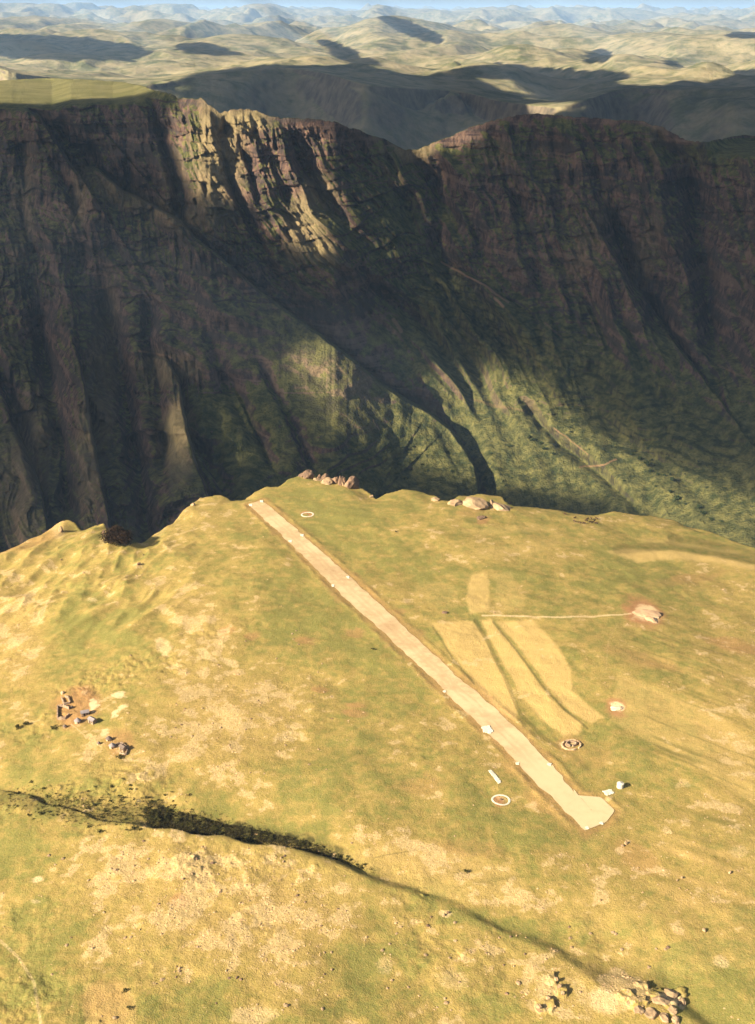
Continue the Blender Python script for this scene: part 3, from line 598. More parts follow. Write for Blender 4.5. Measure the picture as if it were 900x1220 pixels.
def cloud_field(x0, x1, y0, y1, cell, srcs, smooth):
    nx, ny = int((x1-x0)/cell), int((y1-y0)/cell); W = np.zeros((ny, nx)); V = np.zeros((ny, nx))
    for x, y, z, s in srcs:
        cx = ((x.ravel()-(ZC-z.ravel())*RS[0]-x0)/cell).astype(int); cy = ((y.ravel()-(ZC-z.ravel())*RS[1]-y0)/cell).astype(int)
        ok = (cx >= 0) & (cx < nx) & (cy >= 0) & (cy < ny); k = cy[ok]*nx+cx[ok]
        W += np.bincount(k, minlength=nx*ny).reshape(ny, nx); V += np.bincount(k, s.ravel()[ok], minlength=nx*ny).reshape(ny, nx)
    A = V.copy(); B = W.copy(); has = W > 0; val = np.where(has, V/np.maximum(W, 1), 0); cur = val.copy(); wt = has.astype(float)
    for _ in range(60):                                   # fill small gaps from their neighbours
        n = np.zeros_like(cur); m = np.zeros_like(cur)
        for dx, dy in ((1, 0), (-1, 0), (0, 1), (0, -1)):
            n += np.roll(np.roll(cur*wt, dx, 1), dy, 0); m += np.roll(np.roll(wt, dx, 1), dy, 0)
        fill = (wt == 0) & (m > 0)
        if _ > 5 and _ % 2: pass
        cur = np.where(fill, n/np.maximum(m, 1e-6)*.99, cur); wt = np.where(fill, 1, wt)
    for _ in range(smooth):
        cur = (cur*2 + np.roll(cur, 1, 0)+np.roll(cur, -1, 0)+np.roll(cur, 1, 1)+np.roll(cur, -1, 1))/6
    return cur
t = NT('cloud_vapour'); t.t.nodes.remove(t.b); pv = t.t.nodes.new('ShaderNodeVolumePrincipled')
pv.inputs['Color'].default_value = (.97, .97, .98, 1); pv.inputs['Density'].default_value = 0.0210; pv.inputs['Anisotropy'].default_value = 0.3
t.t.links.new(pv.outputs[0], t.out.inputs['Volume']); M_cloud = t.m
M_dense = M_cloud.copy(); M_dense.name = 'dense_cloud_vapour'; [n for n in M_dense.node_tree.nodes if n.type == 'PRINCIPLED_VOLUME'][0].inputs['Density'].default_value = .05
def build_clouds(cur, x0, y0, cell, thick, keep_fn, minc, mat=M_cloud):
    ny, nx = cur.shape; gx = x0+cell*(np.arange(nx)+.5); gy = y0+cell*(np.arange(ny)+.5); X, Y = np.meshgrid(gx, gy)
    X0, Y0 = X, Y
    m = np.clip(cur + .10*fbm(X/(cell*9), Y/(cell*9), 3, 131), 0, 1); m = sst(.25, .8, m)*keep_fn(X, Y)
    m[0] = m[-1] = 0; m[:, 0] = m[:, -1] = 0
    vm = m > .02; lab = np.zeros(vm.shape, int); cnt = 0
    T = thick*m*(.75+.5*fbm(X/(cell*6), Y/(cell*6), 3, 132)+.0)
    comps = []
    for i in range(ny):
        for j in range(nx):
            if vm[i, j] and not lab[i, j]:
                cnt += 1; st_ = [(i, j)]; lab[i, j] = cnt; cells = []
                while st_:
                    a, b = st_.pop(); cells.append((a, b))
                    for c_, d_ in ((a+1, b), (a-1, b), (a, b+1), (a, b-1)):
                        if 0 <= c_ < ny and 0 <= d_ < nx and vm[c_, d_] and not lab[c_, d_]: lab[c_, d_] = cnt; st_.append((c_, d_))
                if len(cells) >= minc: comps.append(cells)
    for cells in comps:
        pts = set(cells); idx = {}; vs = []; fs = []
        quads = [(a, b) for a, b in pts if (a+1, b) in pts and (a, b+1) in pts and (a+1, b+1) in pts]
        if not quads: continue
        use = set()
        for a, b in quads: use |= {(a, b), (a+1, b), (a, b+1), (a+1, b+1)}
        qs = set(quads); border = set()
        for a, b in use:
            if not all(q in qs for q in ((a, b), (a-1, b), (a, b-1), (a-1, b-1))): border.add((a, b))
        for p in use:
            a, b = p; h = 0 if p in border else max(T[a, b], .5)
            idx[p] = len(vs); vs.append((X[a, b], Y[a, b], ZC + h))
        low = {}
        for p in use:
            if p in border: low[p] = idx[p]
            else: low[p] = len(vs); vs.append((X[p], Y[p], ZC - .18*T[p]))
        for a, b in quads:
            k = [(a, b), (a, b+1), (a+1, b+1), (a+1, b)]
            fs.append([idx[q] for q in k])
            lo = [low[q] for q in k][::-1]
            if set(lo) != set(idx[q] for q in k): fs.append(lo)
            else: fs.pop()
        me = bpy.data.meshes.new('cloud'); me.from_pydata(vs, [], fs); me.materials.append(mat)
        o = bpy.data.objects.new('cloud', me); C.objects.link(o)
        tag(o, kind='structure')
vw = PYw < 655; near_src = [(Xw[vw], YYw[vw], Zw[vw], shade_wall(PXw, PYw)[vw])]
fs_ = shade_far(far_px, far_py); vis = (Yf < 24000) & (far_py < lerp(far_px, SKY)+8)
far_src = [(Xf[vis], Yf[vis], hf[vis], fs_[vis])]
curn = cloud_field(-7000, 500, -2500, 1620, 32, near_src, 2)
def keep_near(X, Y):                                     # keep the sun on the plateau
    gx_ = X + ZC*RS[0]; gy_ = Y + ZC*RS[1]
    return 1 - sst(1350, 1150, gy_)*sst(-1400, -900, gx_)*0 - sst(1300, 1000, gy_)
build_clouds(curn, -7000, -2500, 32, 95, keep_near, 20)
curf = cloud_field(-20000, 9000, 1600, 22000, 80, far_src+near_src, 1)
build_clouds(curf, -20000, 1600, 80, 130, lambda X, Y: 1+0*X, 4, M_dense)

# ------------------------------------------------------------------ haze
t = NT('haze_air'); t.t.nodes.remove(t.b); pv = t.t.nodes.new('ShaderNodeVolumePrincipled')
pv.inputs['Color'].default_value = (.40, .62, 1.0, 1); pv.inputs['Density'].default_value = 1.9e-5
t.t.links.new(pv.outputs[0], t.out.inputs['Volume']); M_haze = t.m
bm = bmesh.new(); bmesh.ops.create_cube(bm, size=1.0)
x0, x1, y0, y1, zz0, zz1 = -210000, 210000, -61000, 151000, -566.0, 900.0
for v in bm.verts: v.co = (x0 if v.co.x < 0 else x1, y0 if v.co.y < 0 else y1, zz0 if v.co.z < 0 else zz1)
me = bpy.data.meshes.new('haze'); bm.to_mesh(me); bm.free(); me.materials.append(M_haze)
hz = bpy.data.objects.new('haze', me); C.objects.link(hz); tag(hz, kind='stuff')
#OBJECTS#
# ------------------------------------------------------------------ object helpers
def link(name, bm, mat, parent=None, loc=None, smooth=False):
    me = bpy.data.meshes.new(name); bm.to_mesh(me); bm.free()
    if mat: me.materials.append(mat)
    if smooth: me.polygons.foreach_set('use_smooth', [True]*len(me.polygons))
    o = bpy.data.objects.new(name, me); C.objects.link(o)
    if parent: o.parent = parent
    if loc is not None: o.location = loc
    return o
def empty(name, loc, rz=0.0):
    o = bpy.data.objects.new(name, None); C.objects.link(o); o.location = loc; o.rotation_euler = (0, 0, rz); o.empty_display_size = 1; return o
def mpp(px, py):
    """metres across one photo pixel at a plateau point"""
    p = G(px, py); d = p.y*math.cos(PITCH)-(p.z-H)*math.sin(PITCH); return d/FPX
def gz(x, y): return float(height(np.array([x]), np.array([y]))[0])

# runway strip and its pale apron, a sheet just above the ground
M_run = NT('runway_gravel'); t = M_run
a1 = t.noise(0.25, 5, .65); a2 = t.noise(1.6, 3, .6); a3 = t.noise(0.045, 3, .6)
c = t.mix(t.rng(a1, .3, .7), (0.36, 0.258, 0.142), (0.48, 0.360, 0.205)); c = t.mix(t.rng(a2, .5, .75, 0, .5), c, (0.42, 0.25, 0.13))
c = t.mix(t.rng(a3, .42, .62, 0, .6), c, (0.55, 0.43, 0.26)); c = t.mix(t.math('MULTIPLY', t.attr('apron'), t.rng(a1, .2, .6, .7, 1)), c, (0.48, 0.39, 0.235)); c = t.mix(t.math('MULTIPLY', t.attr('rut'), t.rng(a1, .35, .6)), c, (0.34, 0.22, 0.12)); t.bump(a2, .08, .5); M_run = t.fin(c)
def build_runway():
    A = RUN_W[:8]; 
    left = [RUN_W[i] for i in range(0, 8)]; right = [RUN_W[19-i] for i in range(0, 9)]
    def resample(pl, n):
        d = [0]
        for a, b in zip(pl[:-1], pl[1:]): d.append(d[-1]+math.hypot(b[0]-a[0], b[1]-a[1]))
        q = np.linspace(0, d[-1], n); return np.interp(q, d, [p[0] for p in pl]), np.interp(q, d, [p[1] for p in pl])
    n = 300; lx, ly = resample(left, n); rx, ry = resample(right, n)
    wob = lambda k: 1.7*fbm(np.linspace(0, 40, n), np.zeros(n)+k, 3, 201)
    lx = lx + wob(1.3); rx = rx + wob(4.4)
    s = np.linspace(0, 1, 15)[None, :]; s5 = .05+.9*s; X = lx[:, None]*(1-s5)+rx[:, None]*s5; Y = ly[:, None]*(1-s5)+ry[:, None]*s5
    Z = height(X, Y) + .14
    v = np.linspace(0, 1, n)[:, None] + 0*s
    grid_mesh('runway', X, Y, Z, M_run, dict(apron=.85*sst(.82, .93, v + .02*fbm(X/6, Y/6, 2, 202)), rut=sst(.95, .85, v)*np.clip(.7*np.exp(-((np.abs(s-.5+.04*fbm(v*9, s*0, 2, 204))-.11)/.045)**2) + .8*sst(.42, .5, np.abs(s-.5))*sst(-.1, .4, fbm(X/12, Y/12, 3, 205)) + .6*sst(.15, .5, fbm(X/20, Y/20, 3, 206)), 0, 1))).update_tag()
    # apron: the wide hooked turning place at the near end
    L_ = lambda a, b, f: (a[0]+(b[0]-a[0])*f, a[1]+(b[1]-a[1])*f)
    ap = [L_(RUN_W[7], RUN_W[6], .10), RUN_W[7], RUN_W[8], RUN_W[9], RUN_W[10], RUN_W[11], L_(RUN_W[11], RUN_W[12], .22)]
    for _ in range(1): ap = [L_(a, b, f) for a, b in zip(ap, ap[1:]+ap[:1]) for f in (.07, .93)]
    cx = sum(p[0] for p in ap)/len(ap); cy = sum(p[1] for p in ap)/len(ap)
    ring = []
    for a, b in zip(ap, ap[1:]+ap[:1]):
        for k in range(4): ring.append((a[0]+(b[0]-a[0])*k/4, a[1]+(b[1]-a[1])*k/4))
    ring.append(ring[0]); ring = np.array(ring); f = np.linspace(0.02, 1, 9)[:, None]
    X = cx + (ring[:, 0]-cx)[None, :]*f + .35*fbm(ring[:, 0]/3, ring[:, 1]/3, 2, 203)[None, :]*f; Y = cy + (ring[:, 1]-cy)[None, :]*f
    grid_mesh('runway_apron', X, Y, height(X, Y)+.19, M_run, dict(apron=X*0+.85))
build_runway()
tag(bpy.data.objects['runway'], kind='structure'); tag(bpy.data.objects['runway_apron'], kind='structure')

M_white = simple('whitewashed_stone', (0.44, 0.40, 0.32), (0.62, 0.58, 0.49), 1.2, .1)
M_stone = simple('dry_stone', (0.16, 0.11, 0.08), (0.36, 0.26, 0.18), 1.1, .25)
M_plaster = simple('mud_plaster', (0.34, 0.22, 0.14), (0.48, 0.34, 0.22), .8, .05)
M_thatch = simple('weathered_thatch', (0.075, 0.058, 0.052), (0.19, 0.145, 0.12), 2.2, .15)
M_tin = simple('dull_metal_roof', (0.17, 0.15, 0.16), (0.27, 0.235, 0.23), .6, .02, .55)
M_wood = simple('dark_wood', (0.03, 0.022, 0.016), (0.07, 0.05, 0.035), 2)
M_rockp = simple('pale_boulder', (0.17, 0.115, 0.070), (0.40, 0.28, 0.165), .55, .45)
M_rockd = simple('dark_boulder', (0.085, 0.055, 0.040), (0.24, 0.155, 0.10), .45, .5)
M_outc = simple('outcrop_stone', (0.32, 0.20, 0.12), (0.54, 0.38, 0.23), .4, .4)
M_white_out = simple('white_outcrop_stone', (0.50, 0.37, 0.24), (0.70, 0.56, 0.39), .5, .3)
M_leaf_d = simple('dark_foliage', (0.016, 0.010, 0.007), (0.040, 0.024, 0.014), .5)
M_leaf = simple('shrub_foliage', (0.032, 0.034, 0.012), (0.085, 0.075, 0.026), .35)
M_scrub = simple('scrub_shade_foliage', (0.014, 0.013, 0.007), (0.045, 0.036, 0.016), .3)  # scrub colour darkened to carry the ravine's shade
M_leaf_v = simple('valley_foliage', (0.016, 0.026, 0.010), (0.040, 0.055, 0.020), .05)
M_bark = simple('bark', (0.035, 0.022, 0.015), (0.09, 0.06, 0.04), 1.5, .1)
M_hide = simple('cattle_hide', (0.030, 0.018, 0.012), (0.080, 0.045, 0.028), 1.5)

# ------------------------------------------------------------------ whitewashed airfield markers
def stones_bm(pts, r, seed):
    """a course of low whitewashed stones laid touching along the given ground points"""
    rnd = random.Random(seed); bm = bmesh.new()
    for (x, y, z) in pts:
        k = r*rnd.uniform(.8, 1.15); n = len(bm.verts)
        bmesh.ops.create_icosphere(bm, subdivisions=1, radius=1.0); bm.verts.ensure_lookup_table()
        for v in bm.verts[n:]:
            v.co = Vector((x+v.co.x*k*rnd.uniform(.85, 1.15), y+v.co.y*k*rnd.uniform(.85, 1.15), z+v.co.z*k*.42))
    return bm
def ring_marker(px, py, rpx, wpx, label):
    c = G(px, py); r = rpx*mpp(px, py); w = wpx*mpp(px, py); pts = []
    n = int(2*math.pi*r/(w*.38))
    for i in range(n):
        a = 2*math.pi*i/n
        for q in (-.32, .32):
            x = (r+q*w)*math.cos(a); y = (r+q*w)*math.sin(a); pts.append((x, y, gz(c.x+x, c.y+y)-c.z+.08))
    e = empty('marker_ring', c); tag(e, label, 'airfield marker', 'whitewashed rings beside the runway')
    link('stone_ring', stones_bm(pts, w*.36, px), M_white, e)
    link('centre_cairn', stones_bm([(0, 0, .1), (.5, .2, .1), (-.3, .5, .1), (.1, .1, .45)], .45, px), M_rockd, e)
ring_marker(597, 953, 10.2, 2.0, 'large white ring of stones on the grass left of the runway near end')
ring_marker(366.5, 613, 6.9, 1.4, 'small white ring of stones on the grass beside the runway far end')
def patch_marker(name, poly, label, cat, r, group=None, hgt=.12):
    P0 = [G(*p) for p in poly]; c = sum(P0, Vector())/len(P0); pl = [(p.x, p.y) for p in P0]
    xs = [p[0] for p in pl]; ys = [p[1] for p in pl]; pts = []; st = r*1.05
    gx_, gy_ = np.meshgrid(np.arange(min(xs), max(xs)+st, st), np.arange(min(ys), max(ys)+st, st)); gx_ = gx_.ravel(); gy_ = gy_.ravel()
    ins = inpoly(gx_, gy_, pl) < .15*r
    zz = height(gx_, gy_)
    for x, y, z, k in zip(gx_, gy_, zz, ins):
        if k: pts.append((x-c.x, y-c.y, z-c.z+hgt))
    if not pts: pts = [(0, 0, .1)]
    o = link(name, stones_bm(pts, r, int(poly[0][0])), M_white, None, c); tag(o, label, cat, group); return o
patch_marker('marker_bar', [(582.5, 918.5), (585.5, 917.5), (597.3, 932), (594, 933.5)], 'slim white painted bar on the grass above the large ring', 'airfield marker', .42)
patch_marker('white_marker', [(574.5, 866.5), (583, 865), (587.5, 871.5), (584, 874.5), (576, 872)], 'bright white stone patch on the left edge of the runway', 'airfield marker', .5, None, .28)
patch_marker('white_marker', [(719, 943), (728.5, 940.5), (731.5, 945), (722.5, 948)], 'flat white square panel beside the round tank', 'ground panel', .45)
for px, py, lab in [(299, 602, 'white stone mark on the left corner of the runway far end'), (312, 597.5, 'white stone mark on the right corner of the runway far end'),
                    (346, 645, 'second white stone mark down the left runway edge'), (360, 638, 'second white stone mark down the right runway edge'),
                    (397, 698, 'white stone mark on the left runway edge where pale gravel spills out'), (415, 688, 'white stone mark on the right runway edge across from the gravel spill'),
                    (530, 824, 'tiny white stone mark on left runway edge above the bright patch'), (617, 910, 'white stone mark on left runway edge below the bright patch'),
                    (655, 911, 'white stone mark on the right runway edge above the apron'), (700, 986.5, 'white stone mark at the bottom tip of the apron'), (717, 981, 'white stone mark on the lower apron edge')]:
    s_ = 1.6 if py not in (824,) else 1.4
    patch_marker('runway_marker', [(px-s_, py-s_*.6), (px+s_, py-s_*.8), (px+s_*.9, py+s_*.7), (px-s_*.8, py+s_*.6)], lab, 'runway marker', .42, 'white stone marks along the runway edges', .22)

# round white water tank
c = G(739, 938); e = empty('water_tank', c); tag(e, 'small round white tank standing beside the white panel', 'tank')
bm = bmesh.new(); bmesh.ops.create_cone(bm, cap_ends=True, segments=28, radius1=1.5, radius2=1.48, depth=2.3)
for v in bm.verts: v.co.z += 1.0
link('tank_body', bm, M_white, e, smooth=False)
bm = bmesh.new(); bmesh.ops.create_cone(bm, cap_ends=True, segments=28, radius1=1.6, radius2=.25, depth=.45)
for v in bm.verts: v.co.z += 2.15+.23
link('tank_lid', bm, M_white, e)
bm = bmesh.new(); bmesh.ops.create_cone(bm, cap_ends=True, segments=12, radius1=.24, radius2=.24, depth=.18)
for v in bm.verts: v.co.z += 2.66
link('hatch', bm, M_tin, e)

# ------------------------------------------------------------------ homestead: huts, houses, kraals
def rondavel(px, py, d, label, roof=M_thatch, rz=0.0):
    c = G(px, py); r = d/2*mpp(px, py); e = empty('rondavel', c, rz); tag(e, label, 'hut', 'huts of the homestead'); hw = r*.85
    bm = bmesh.new(); seg = 28
    for i in range(seg):                                     # thick wall ring with the doorway left open
        a0 = 2*math.pi*i/seg; a1_ = 2*math.pi*(i+1)/seg
        if i in (0, seg-1): lo = hw*.86
        else: lo = -.8
        P4 = [(math.cos(a)*q, math.sin(a)*q) for a in (a0, a1_) for q in (r*.72, r*.84)]
        vs = [bm.verts.new((x, y, z)) for z in (lo, hw) for x, y in P4]
        for f in ((0, 1, 3, 2), (4, 6, 7, 5), (1, 5, 7, 3), (0, 2, 6, 4), (0, 4, 5, 1), (2, 3, 7, 6)): bm.faces.new([vs[k] for k in f])
    link('wall', bm, M_plaster, e)
    bm = bmesh.new(); rings = [(1.04, hw*.9), (.78, hw*1.18), (.48, hw*1.5), (.2, hw*1.8), (.04, hw*1.95)]; prev = None
    for q, z in rings:
        cur = [bm.verts.new((r*q*math.cos(2*math.pi*k/seg)*(1+random.uniform(-.02, .02)), r*q*math.sin(2*math.pi*k/seg)*(1+random.uniform(-.02, .02)), z)) for k in range(seg)]
        if prev:
            for k in range(seg): bm.faces.new((prev[k], prev[(k+1) % seg], cur[(k+1) % seg], cur[k]))
        prev = cur
    bm.faces.new(prev); link('roof', bm, roof, e)
    bm = bmesh.new(); bmesh.ops.create_cube(bm, size=1)
    for v in bm.verts: v.co = Vector((r*.765+v.co.x*.06, v.co.y*r*.3, hw*.42+v.co.z*hw*.86))
    link('door', bm, M_wood, e)
def house(px, py, lpx, wpx, rz, label, roof=M_tin):
    c = G(px, py); m = mpp(px, py); L = lpx*m/2; W = wpx*m/2; h = 2.1; e = empty('house', c, math.radians(rz)); tag(e, label, 'house', 'houses of the homestead')
    bm = bmesh.new(); b = [(-L, -W), (L, -W), (L, W), (-L, W)]
    lo = [bm.verts.new((x, y, -1)) for x, y in b]; hi = [bm.verts.new((x, y, h)) for x, y in b]
    g = [bm.verts.new((-L, 0, h+.75)), bm.verts.new((L, 0, h+.75))]
    for k in range(4): bm.faces.new((lo[k], lo[(k+1) % 4], hi[(k+1) % 4], hi[k]))
    bm.faces.new((hi[0], hi[3], g[0])); bm.faces.new((hi[1], g[1], hi[2])); link('wall', bm, M_stone, e)
    bm = bmesh.new()
    for s in (-1, 1):
        q = [(-L-.3, 0, h+.86), (L+.3, 0, h+.86), (L+.3, s*(W+.35), h-.05), (-L-.3, s*(W+.35), h-.05)]
        top = [bm.verts.new((x, y, z+.08)) for x, y, z in q]; bot = [bm.verts.new((x, y, z)) for x, y, z in q]
        bm.faces.new(top); bm.faces.new(bot[::-1])
        for k in range(4): bm.faces.new((bot[k], bot[(k+1) % 4], top[(k+1) % 4], top[k]))
    link('roof', bm, roof, e)
    for nm, x, zc, sx, sz, mm in (('door', -.2*L, .95, .85, 1.8, M_wood), ('window', .55*L, 1.25, .7, .6, M_wood)):
        bm = bmesh.new(); bmesh.ops.create_cube(bm, size=1)
        for v in bm.verts: v.co = Vector((x+v.co.x*sx, -W-.03+v.co.y*.1, zc+v.co.z*sz))
        link(nm, bm, mm, e)
house(101.5, 852, 9, 6, 20, 'long grey roofed house in the middle of the left homestead')
house(110.5, 861, 9, 6, -38, 'grey roofed house with a dark end, lower right of the left homestead')
rondavel(93, 861, 8.5, 'round hut with grey roof, left of the grey roofed houses', M_tin, -1.2)
rondavel(77.5, 866.5, 5, 'small dark round hut, lowest of the left homestead', M_thatch, -2)
rondavel(75, 826.5, 5, 'tiny pale round hut standing alone above the brown kraal', M_plaster, -1)
rondavel(86, 843.5, 4, 'tiny dark hut on the bare red yard right of the kraal', M_thatch, -1)
rondavel(130, 882, 7.5, 'dark round hut at the foot of the pale footpath, uppermost of the right cluster', M_thatch, -1.6)
rondavel(134, 890.5, 8, 'round hut with purple grey roof in the middle of the right cluster', M_tin, -1.4)
house(147, 894, 8, 5, -45, 'dark house inside a pale wall, rightmost of the homestead', M_thatch)
rondavel(118, 886.5, 4.5, 'tiny brown hut, leftmost of the right cluster', M_thatch, -1.5)
def kraal(pts, label, hpx=1.1, gap=None, mat=M_stone):
    W = [G(*p) for p in pts]; c = sum(W, Vector())/len(W); bm = bmesh.new(); n = len(W); rnd = random.Random(int(pts[0][0])); prev = None; first = None
    for i in range(n):
        if gap is not None and i == gap: prev = None; continue
        a, b = W[i], W[(i+1) % n]; d = (b-a).to_2d(); k = max(2, int(d.length/.7)); nrm = Vector((-d.y, d.x)).normalized()
        for j in range(k+1):
            p = a.lerp(b, j/k); hh = hpx*rnd.uniform(.75, 1.15); z = gz(p.x, p.y)-c.z; w = .35*rnd.uniform(.8, 1.2)
            q = [bm.verts.new((p.x-c.x+nrm.x*s*w, p.y-c.y+nrm.y*s*w, zz)) for s, zz in ((-1.2, z-.4), (-.8, z+hh), (.8, z+hh), (1.2, z-.4))]
            if prev and not (j == 0):
                for m in range(3): bm.faces.new((prev[m], prev[m+1], q[m+1], q[m]))
            elif j == 0: bm.faces.new(q)
            prev = q
        bm.faces.new(prev[::-1])
    bmesh.ops.recalc_face_normals(bm, faces=bm.faces)
    o = link('stone_kraal', bm, mat, None, c); tag(o, label, 'kraal', 'stone walled kraals'); return o
kraal([(69, 843), (69, 857), (78, 857), (83, 852), (83, 845), (76, 842)], 'square brown stone kraal left of the homestead houses', 1.5, 3)
kraal([(74, 832), (77, 840), (84, 838), (82, 832), (78, 830)], 'small brown stone pen above the square kraal', 1.1, 4)
kraal([(138, 888), (145, 886), (153, 892), (150, 900), (143, 898)], 'pale stone wall curved round the dark house', 1.0, 4)
kraal([(681+11*math.cos(a), 888+5.8*math.sin(a)) for a in [i*math.pi/9 for i in range(18)]], 'oval pale stone kraal at the foot of the golden fields', .7, 2, M_outc)
kraal([(681+6*math.cos(a), 887+2.6*math.sin(a)) for a in [i*math.pi/7 for i in range(14)]], 'smaller stone pen inside the oval pale kraal', 1.2, 3)

# ------------------------------------------------------------------ boulders and outcrops
def rock_mesh(name, seed, mat, sub=3, rough=.28, blocky=.5):
    rnd = np.random.RandomState(seed); bm = bmesh.new(); bmesh.ops.create_icosphere(bm, subdivisions=sub, radius=1.0)
    co = np.array([v.co[:] for v in bm.verts]); sd = seed % 200
    for _ in range(9):                                        # chop flat faces off, as rock breaks
        n = rnd.normal(size=3); n /= np.linalg.norm(n); d = rnd.uniform(.55, .9)
        e = co @ n - d; co = co - np.where(e > 0, e, 0)[:, None]*n*blocky*1.8
    r = 1 + rough*fbm(co[:, 0]*1.7+co[:, 2]*1.3+sd, co[:, 1]*1.7-co[:, 2]*.9, 3, sd) + .5*rough*np.abs(fbm(co[:, 0]*4+sd, co[:, 1]*4+co[:, 2], 2, sd+3))
    co = co*r[:, None]; co[:, 2] = np.where(co[:, 2] < -.3, -.3+(co[:, 2]+.3)*.3, co[:, 2])
    for v, k in zip(bm.verts, co): v.co = k
    me = bpy.data.meshes.new(name); bm.to_mesh(me); bm.free(); me.materials.append(mat); return me
def h_top(h): return h*.55
def boulder(px, py, wpx, hpx, label, mat, seed, group=None, name='boulder', depth=.8, sink=.15, sub=3):
    edge = np.interp(px, [q[0] for q in EDGE], [q[1] for q in EDGE]); top = py-h_top(hpx); base_y = max(py+hpx*.35, edge+4.5) if py < 612 and seed < 350 else py
    if base_y != py: hpx = (base_y-top)*.98; wpx *= 1.45; sink = .2
    c = G(px, base_y); m = mpp(px, base_y); o = bpy.data.objects.new(name, rock_mesh(name, seed, mat, sub)); C.objects.link(o)
    o.scale = (wpx*m/2, wpx*m/2*depth, hpx*m*.62); o.location = c + Vector((0, 0, hpx*m*(.3-sink))); o.rotation_euler = (0, 0, (seed*1.7) % 6.28); tag(o, label, 'rock', group); return o
gE = 'boulders crowning the cliff point'
for i, (px, py, w, h, lab, mt) in enumerate([
    (367, 563, 12, 14, 'tall dark fissured boulder, leftmost on the cliff point', M_rockd), (360, 565, 6, 7, 'small dark rock at the left foot of the tallest dark boulder', M_rockd),
    (381, 565, 8, 10, 'dark boulder right of the leftmost tall one', M_rockd), (388, 564, 7, 9, 'dark rounded boulder behind the big tan one', M_rockd),
    (390, 572, 13, 9, 'big pale tan boulder low on the left half of the cliff point', M_rockp), (378.5, 570, 8, 5, 'low tan rock between the dark boulder and the big tan one', M_rockp),
    (400.5, 568, 9, 11, 'brown boulder in the middle of the cliff point', M_rockd), (408, 566, 7, 14, 'narrow upright brown boulder between two wider ones', M_rockd),
    (408.5, 573, 9, 6, 'small pale rock in front of the narrow upright boulder', M_rockp), (420, 571, 16, 16, 'biggest brown boulder, right end of the cliff point', M_rockd),
    (415.5, 576, 7, 6, 'small tan rock at the foot of the biggest brown boulder', M_rockp), (443, 590, 5, 4, 'small pale rock alone on the cliff edge right of the point', M_rockp)]):
    boulder(px, py, w, h, lab, mt, 300+i, gE)
gF = 'pale outcrops on the cliff edge'
for i, (px, py, w, h, lab) in enumerate([
    (567, 598, 26, 14, 'widest pale outcrop on the middle cliff edge'), (543, 598, 14, 8, 'low square pale rock left of the widest outcrop'),
    (596, 601, 20, 11, 'pale fissured outcrop right of the widest one'), (586, 598, 6, 13, 'thin upright pale rock between the two outcrops'),
    (519, 594, 8, 6, 'small tan rock at the right tip of the low edge hump')]):
    boulder(px, py, w, h, lab, M_rockp, 330+i, gF)
boulder(769, 733, 34, 3.6, 'large pale rocky outcrop with red rim right of the fields', M_outc, 351, None, 'rock_outcrop', .8, .2, 4)
boulder(777, 739, 20, 3.2, 'lower pale lump joined to the large red rimmed outcrop', M_outc, 352, None, 'rock_outcrop', .8, .2, 4)
boulder(735, 844, 16, 3, 'small bright white outcrop between fields and kraal', M_white_out, 353, None, 'rock_outcrop', .7, .2, 4)
gC = 'crag blocks in the bottom right corner'
for i, (px, py, w, h, lab) in enumerate([
    (800, 1184, 15, 9, 'topmost crag block at bottom right with a dark shaded side'), (813, 1194, 10, 8, 'rightmost crag block near the bottom right corner'),
    (788, 1192, 17, 9, 'wide flat crag block left of the topmost one'), (801, 1203, 13, 11, 'dark edged crag block under the rightmost one'),
    (777, 1208, 17, 10, 'long crag block near the bottom edge'), (792, 1214, 14, 10, 'lowest crag block, cut by the bottom edge'),
    (762, 1203, 12, 8, 'leftmost block of the crag'), (806, 1216, 11, 8, 'small crag block at the bottom edge right of the lowest one')]):
    o = boulder(px, py, w*1.25, h*.75, lab, M_rockp, 360+i, gC, sink=.22)
gD = 'small rocks on the spur at the bottom'
for i, (px, py, w, h, lab) in enumerate([
    (663, 1168, 6, 5, 'upper rock of a leaning row left of the crag'), (667, 1176, 7, 5, 'second rock of the leaning row left of the crag'), (671, 1184, 6, 5, 'lowest rock of the leaning row left of the crag'),
    (654, 1190, 8, 5, 'pale rock lying left of the leaning row'), (642, 1200, 8, 5, 'pale rock lowest left of the leaning row'),
    (529, 1091, 5, 3.4, 'pale rock of a pair in the grass below the ravine'), (534, 1088, 4, 3.2, 'darker rock of a pair in the grass below the ravine'),
    (746, 1005, 5, 3.4, 'right rock of a pair below the apron'), (742, 1008, 5, 3.2, 'left rock of a pair below the apron'),
    (813, 1046, 4, 3.6, 'upright rock on the right slope'), (807, 1049, 3.4, 2.6, 'small rock left of the upright one on the right slope'),
    (839, 1109, 7, 4, 'pale rock on the right slope above the crag'), (166, 673, 5, 4.4, 'dark notched rock near the left cliff edge'),
    (124, 636, 5, 7, 'upright pale rock on the left cliff edge beside the dark tree'), (73, 633, 6, 8, 'tall tan rock on the left cliff edge'), (230, 602, 6, 4, 'tan rock on the edge between tree and runway'),
    (573, 617, 14, 2.2, 'flat brown slab on grass below the widest outcrop'), (530, 730, 8, 2, 'flat brown slab beside the upper golden field'), (870, 1040, 6, 3.4, 'pale rock at the right edge of the photo')]):
    boulder(px, py, w, h, lab, M_rockd if 'dark' in lab or 'brown' in lab else M_rockp, 380+i, gD if py > 1000 else None)

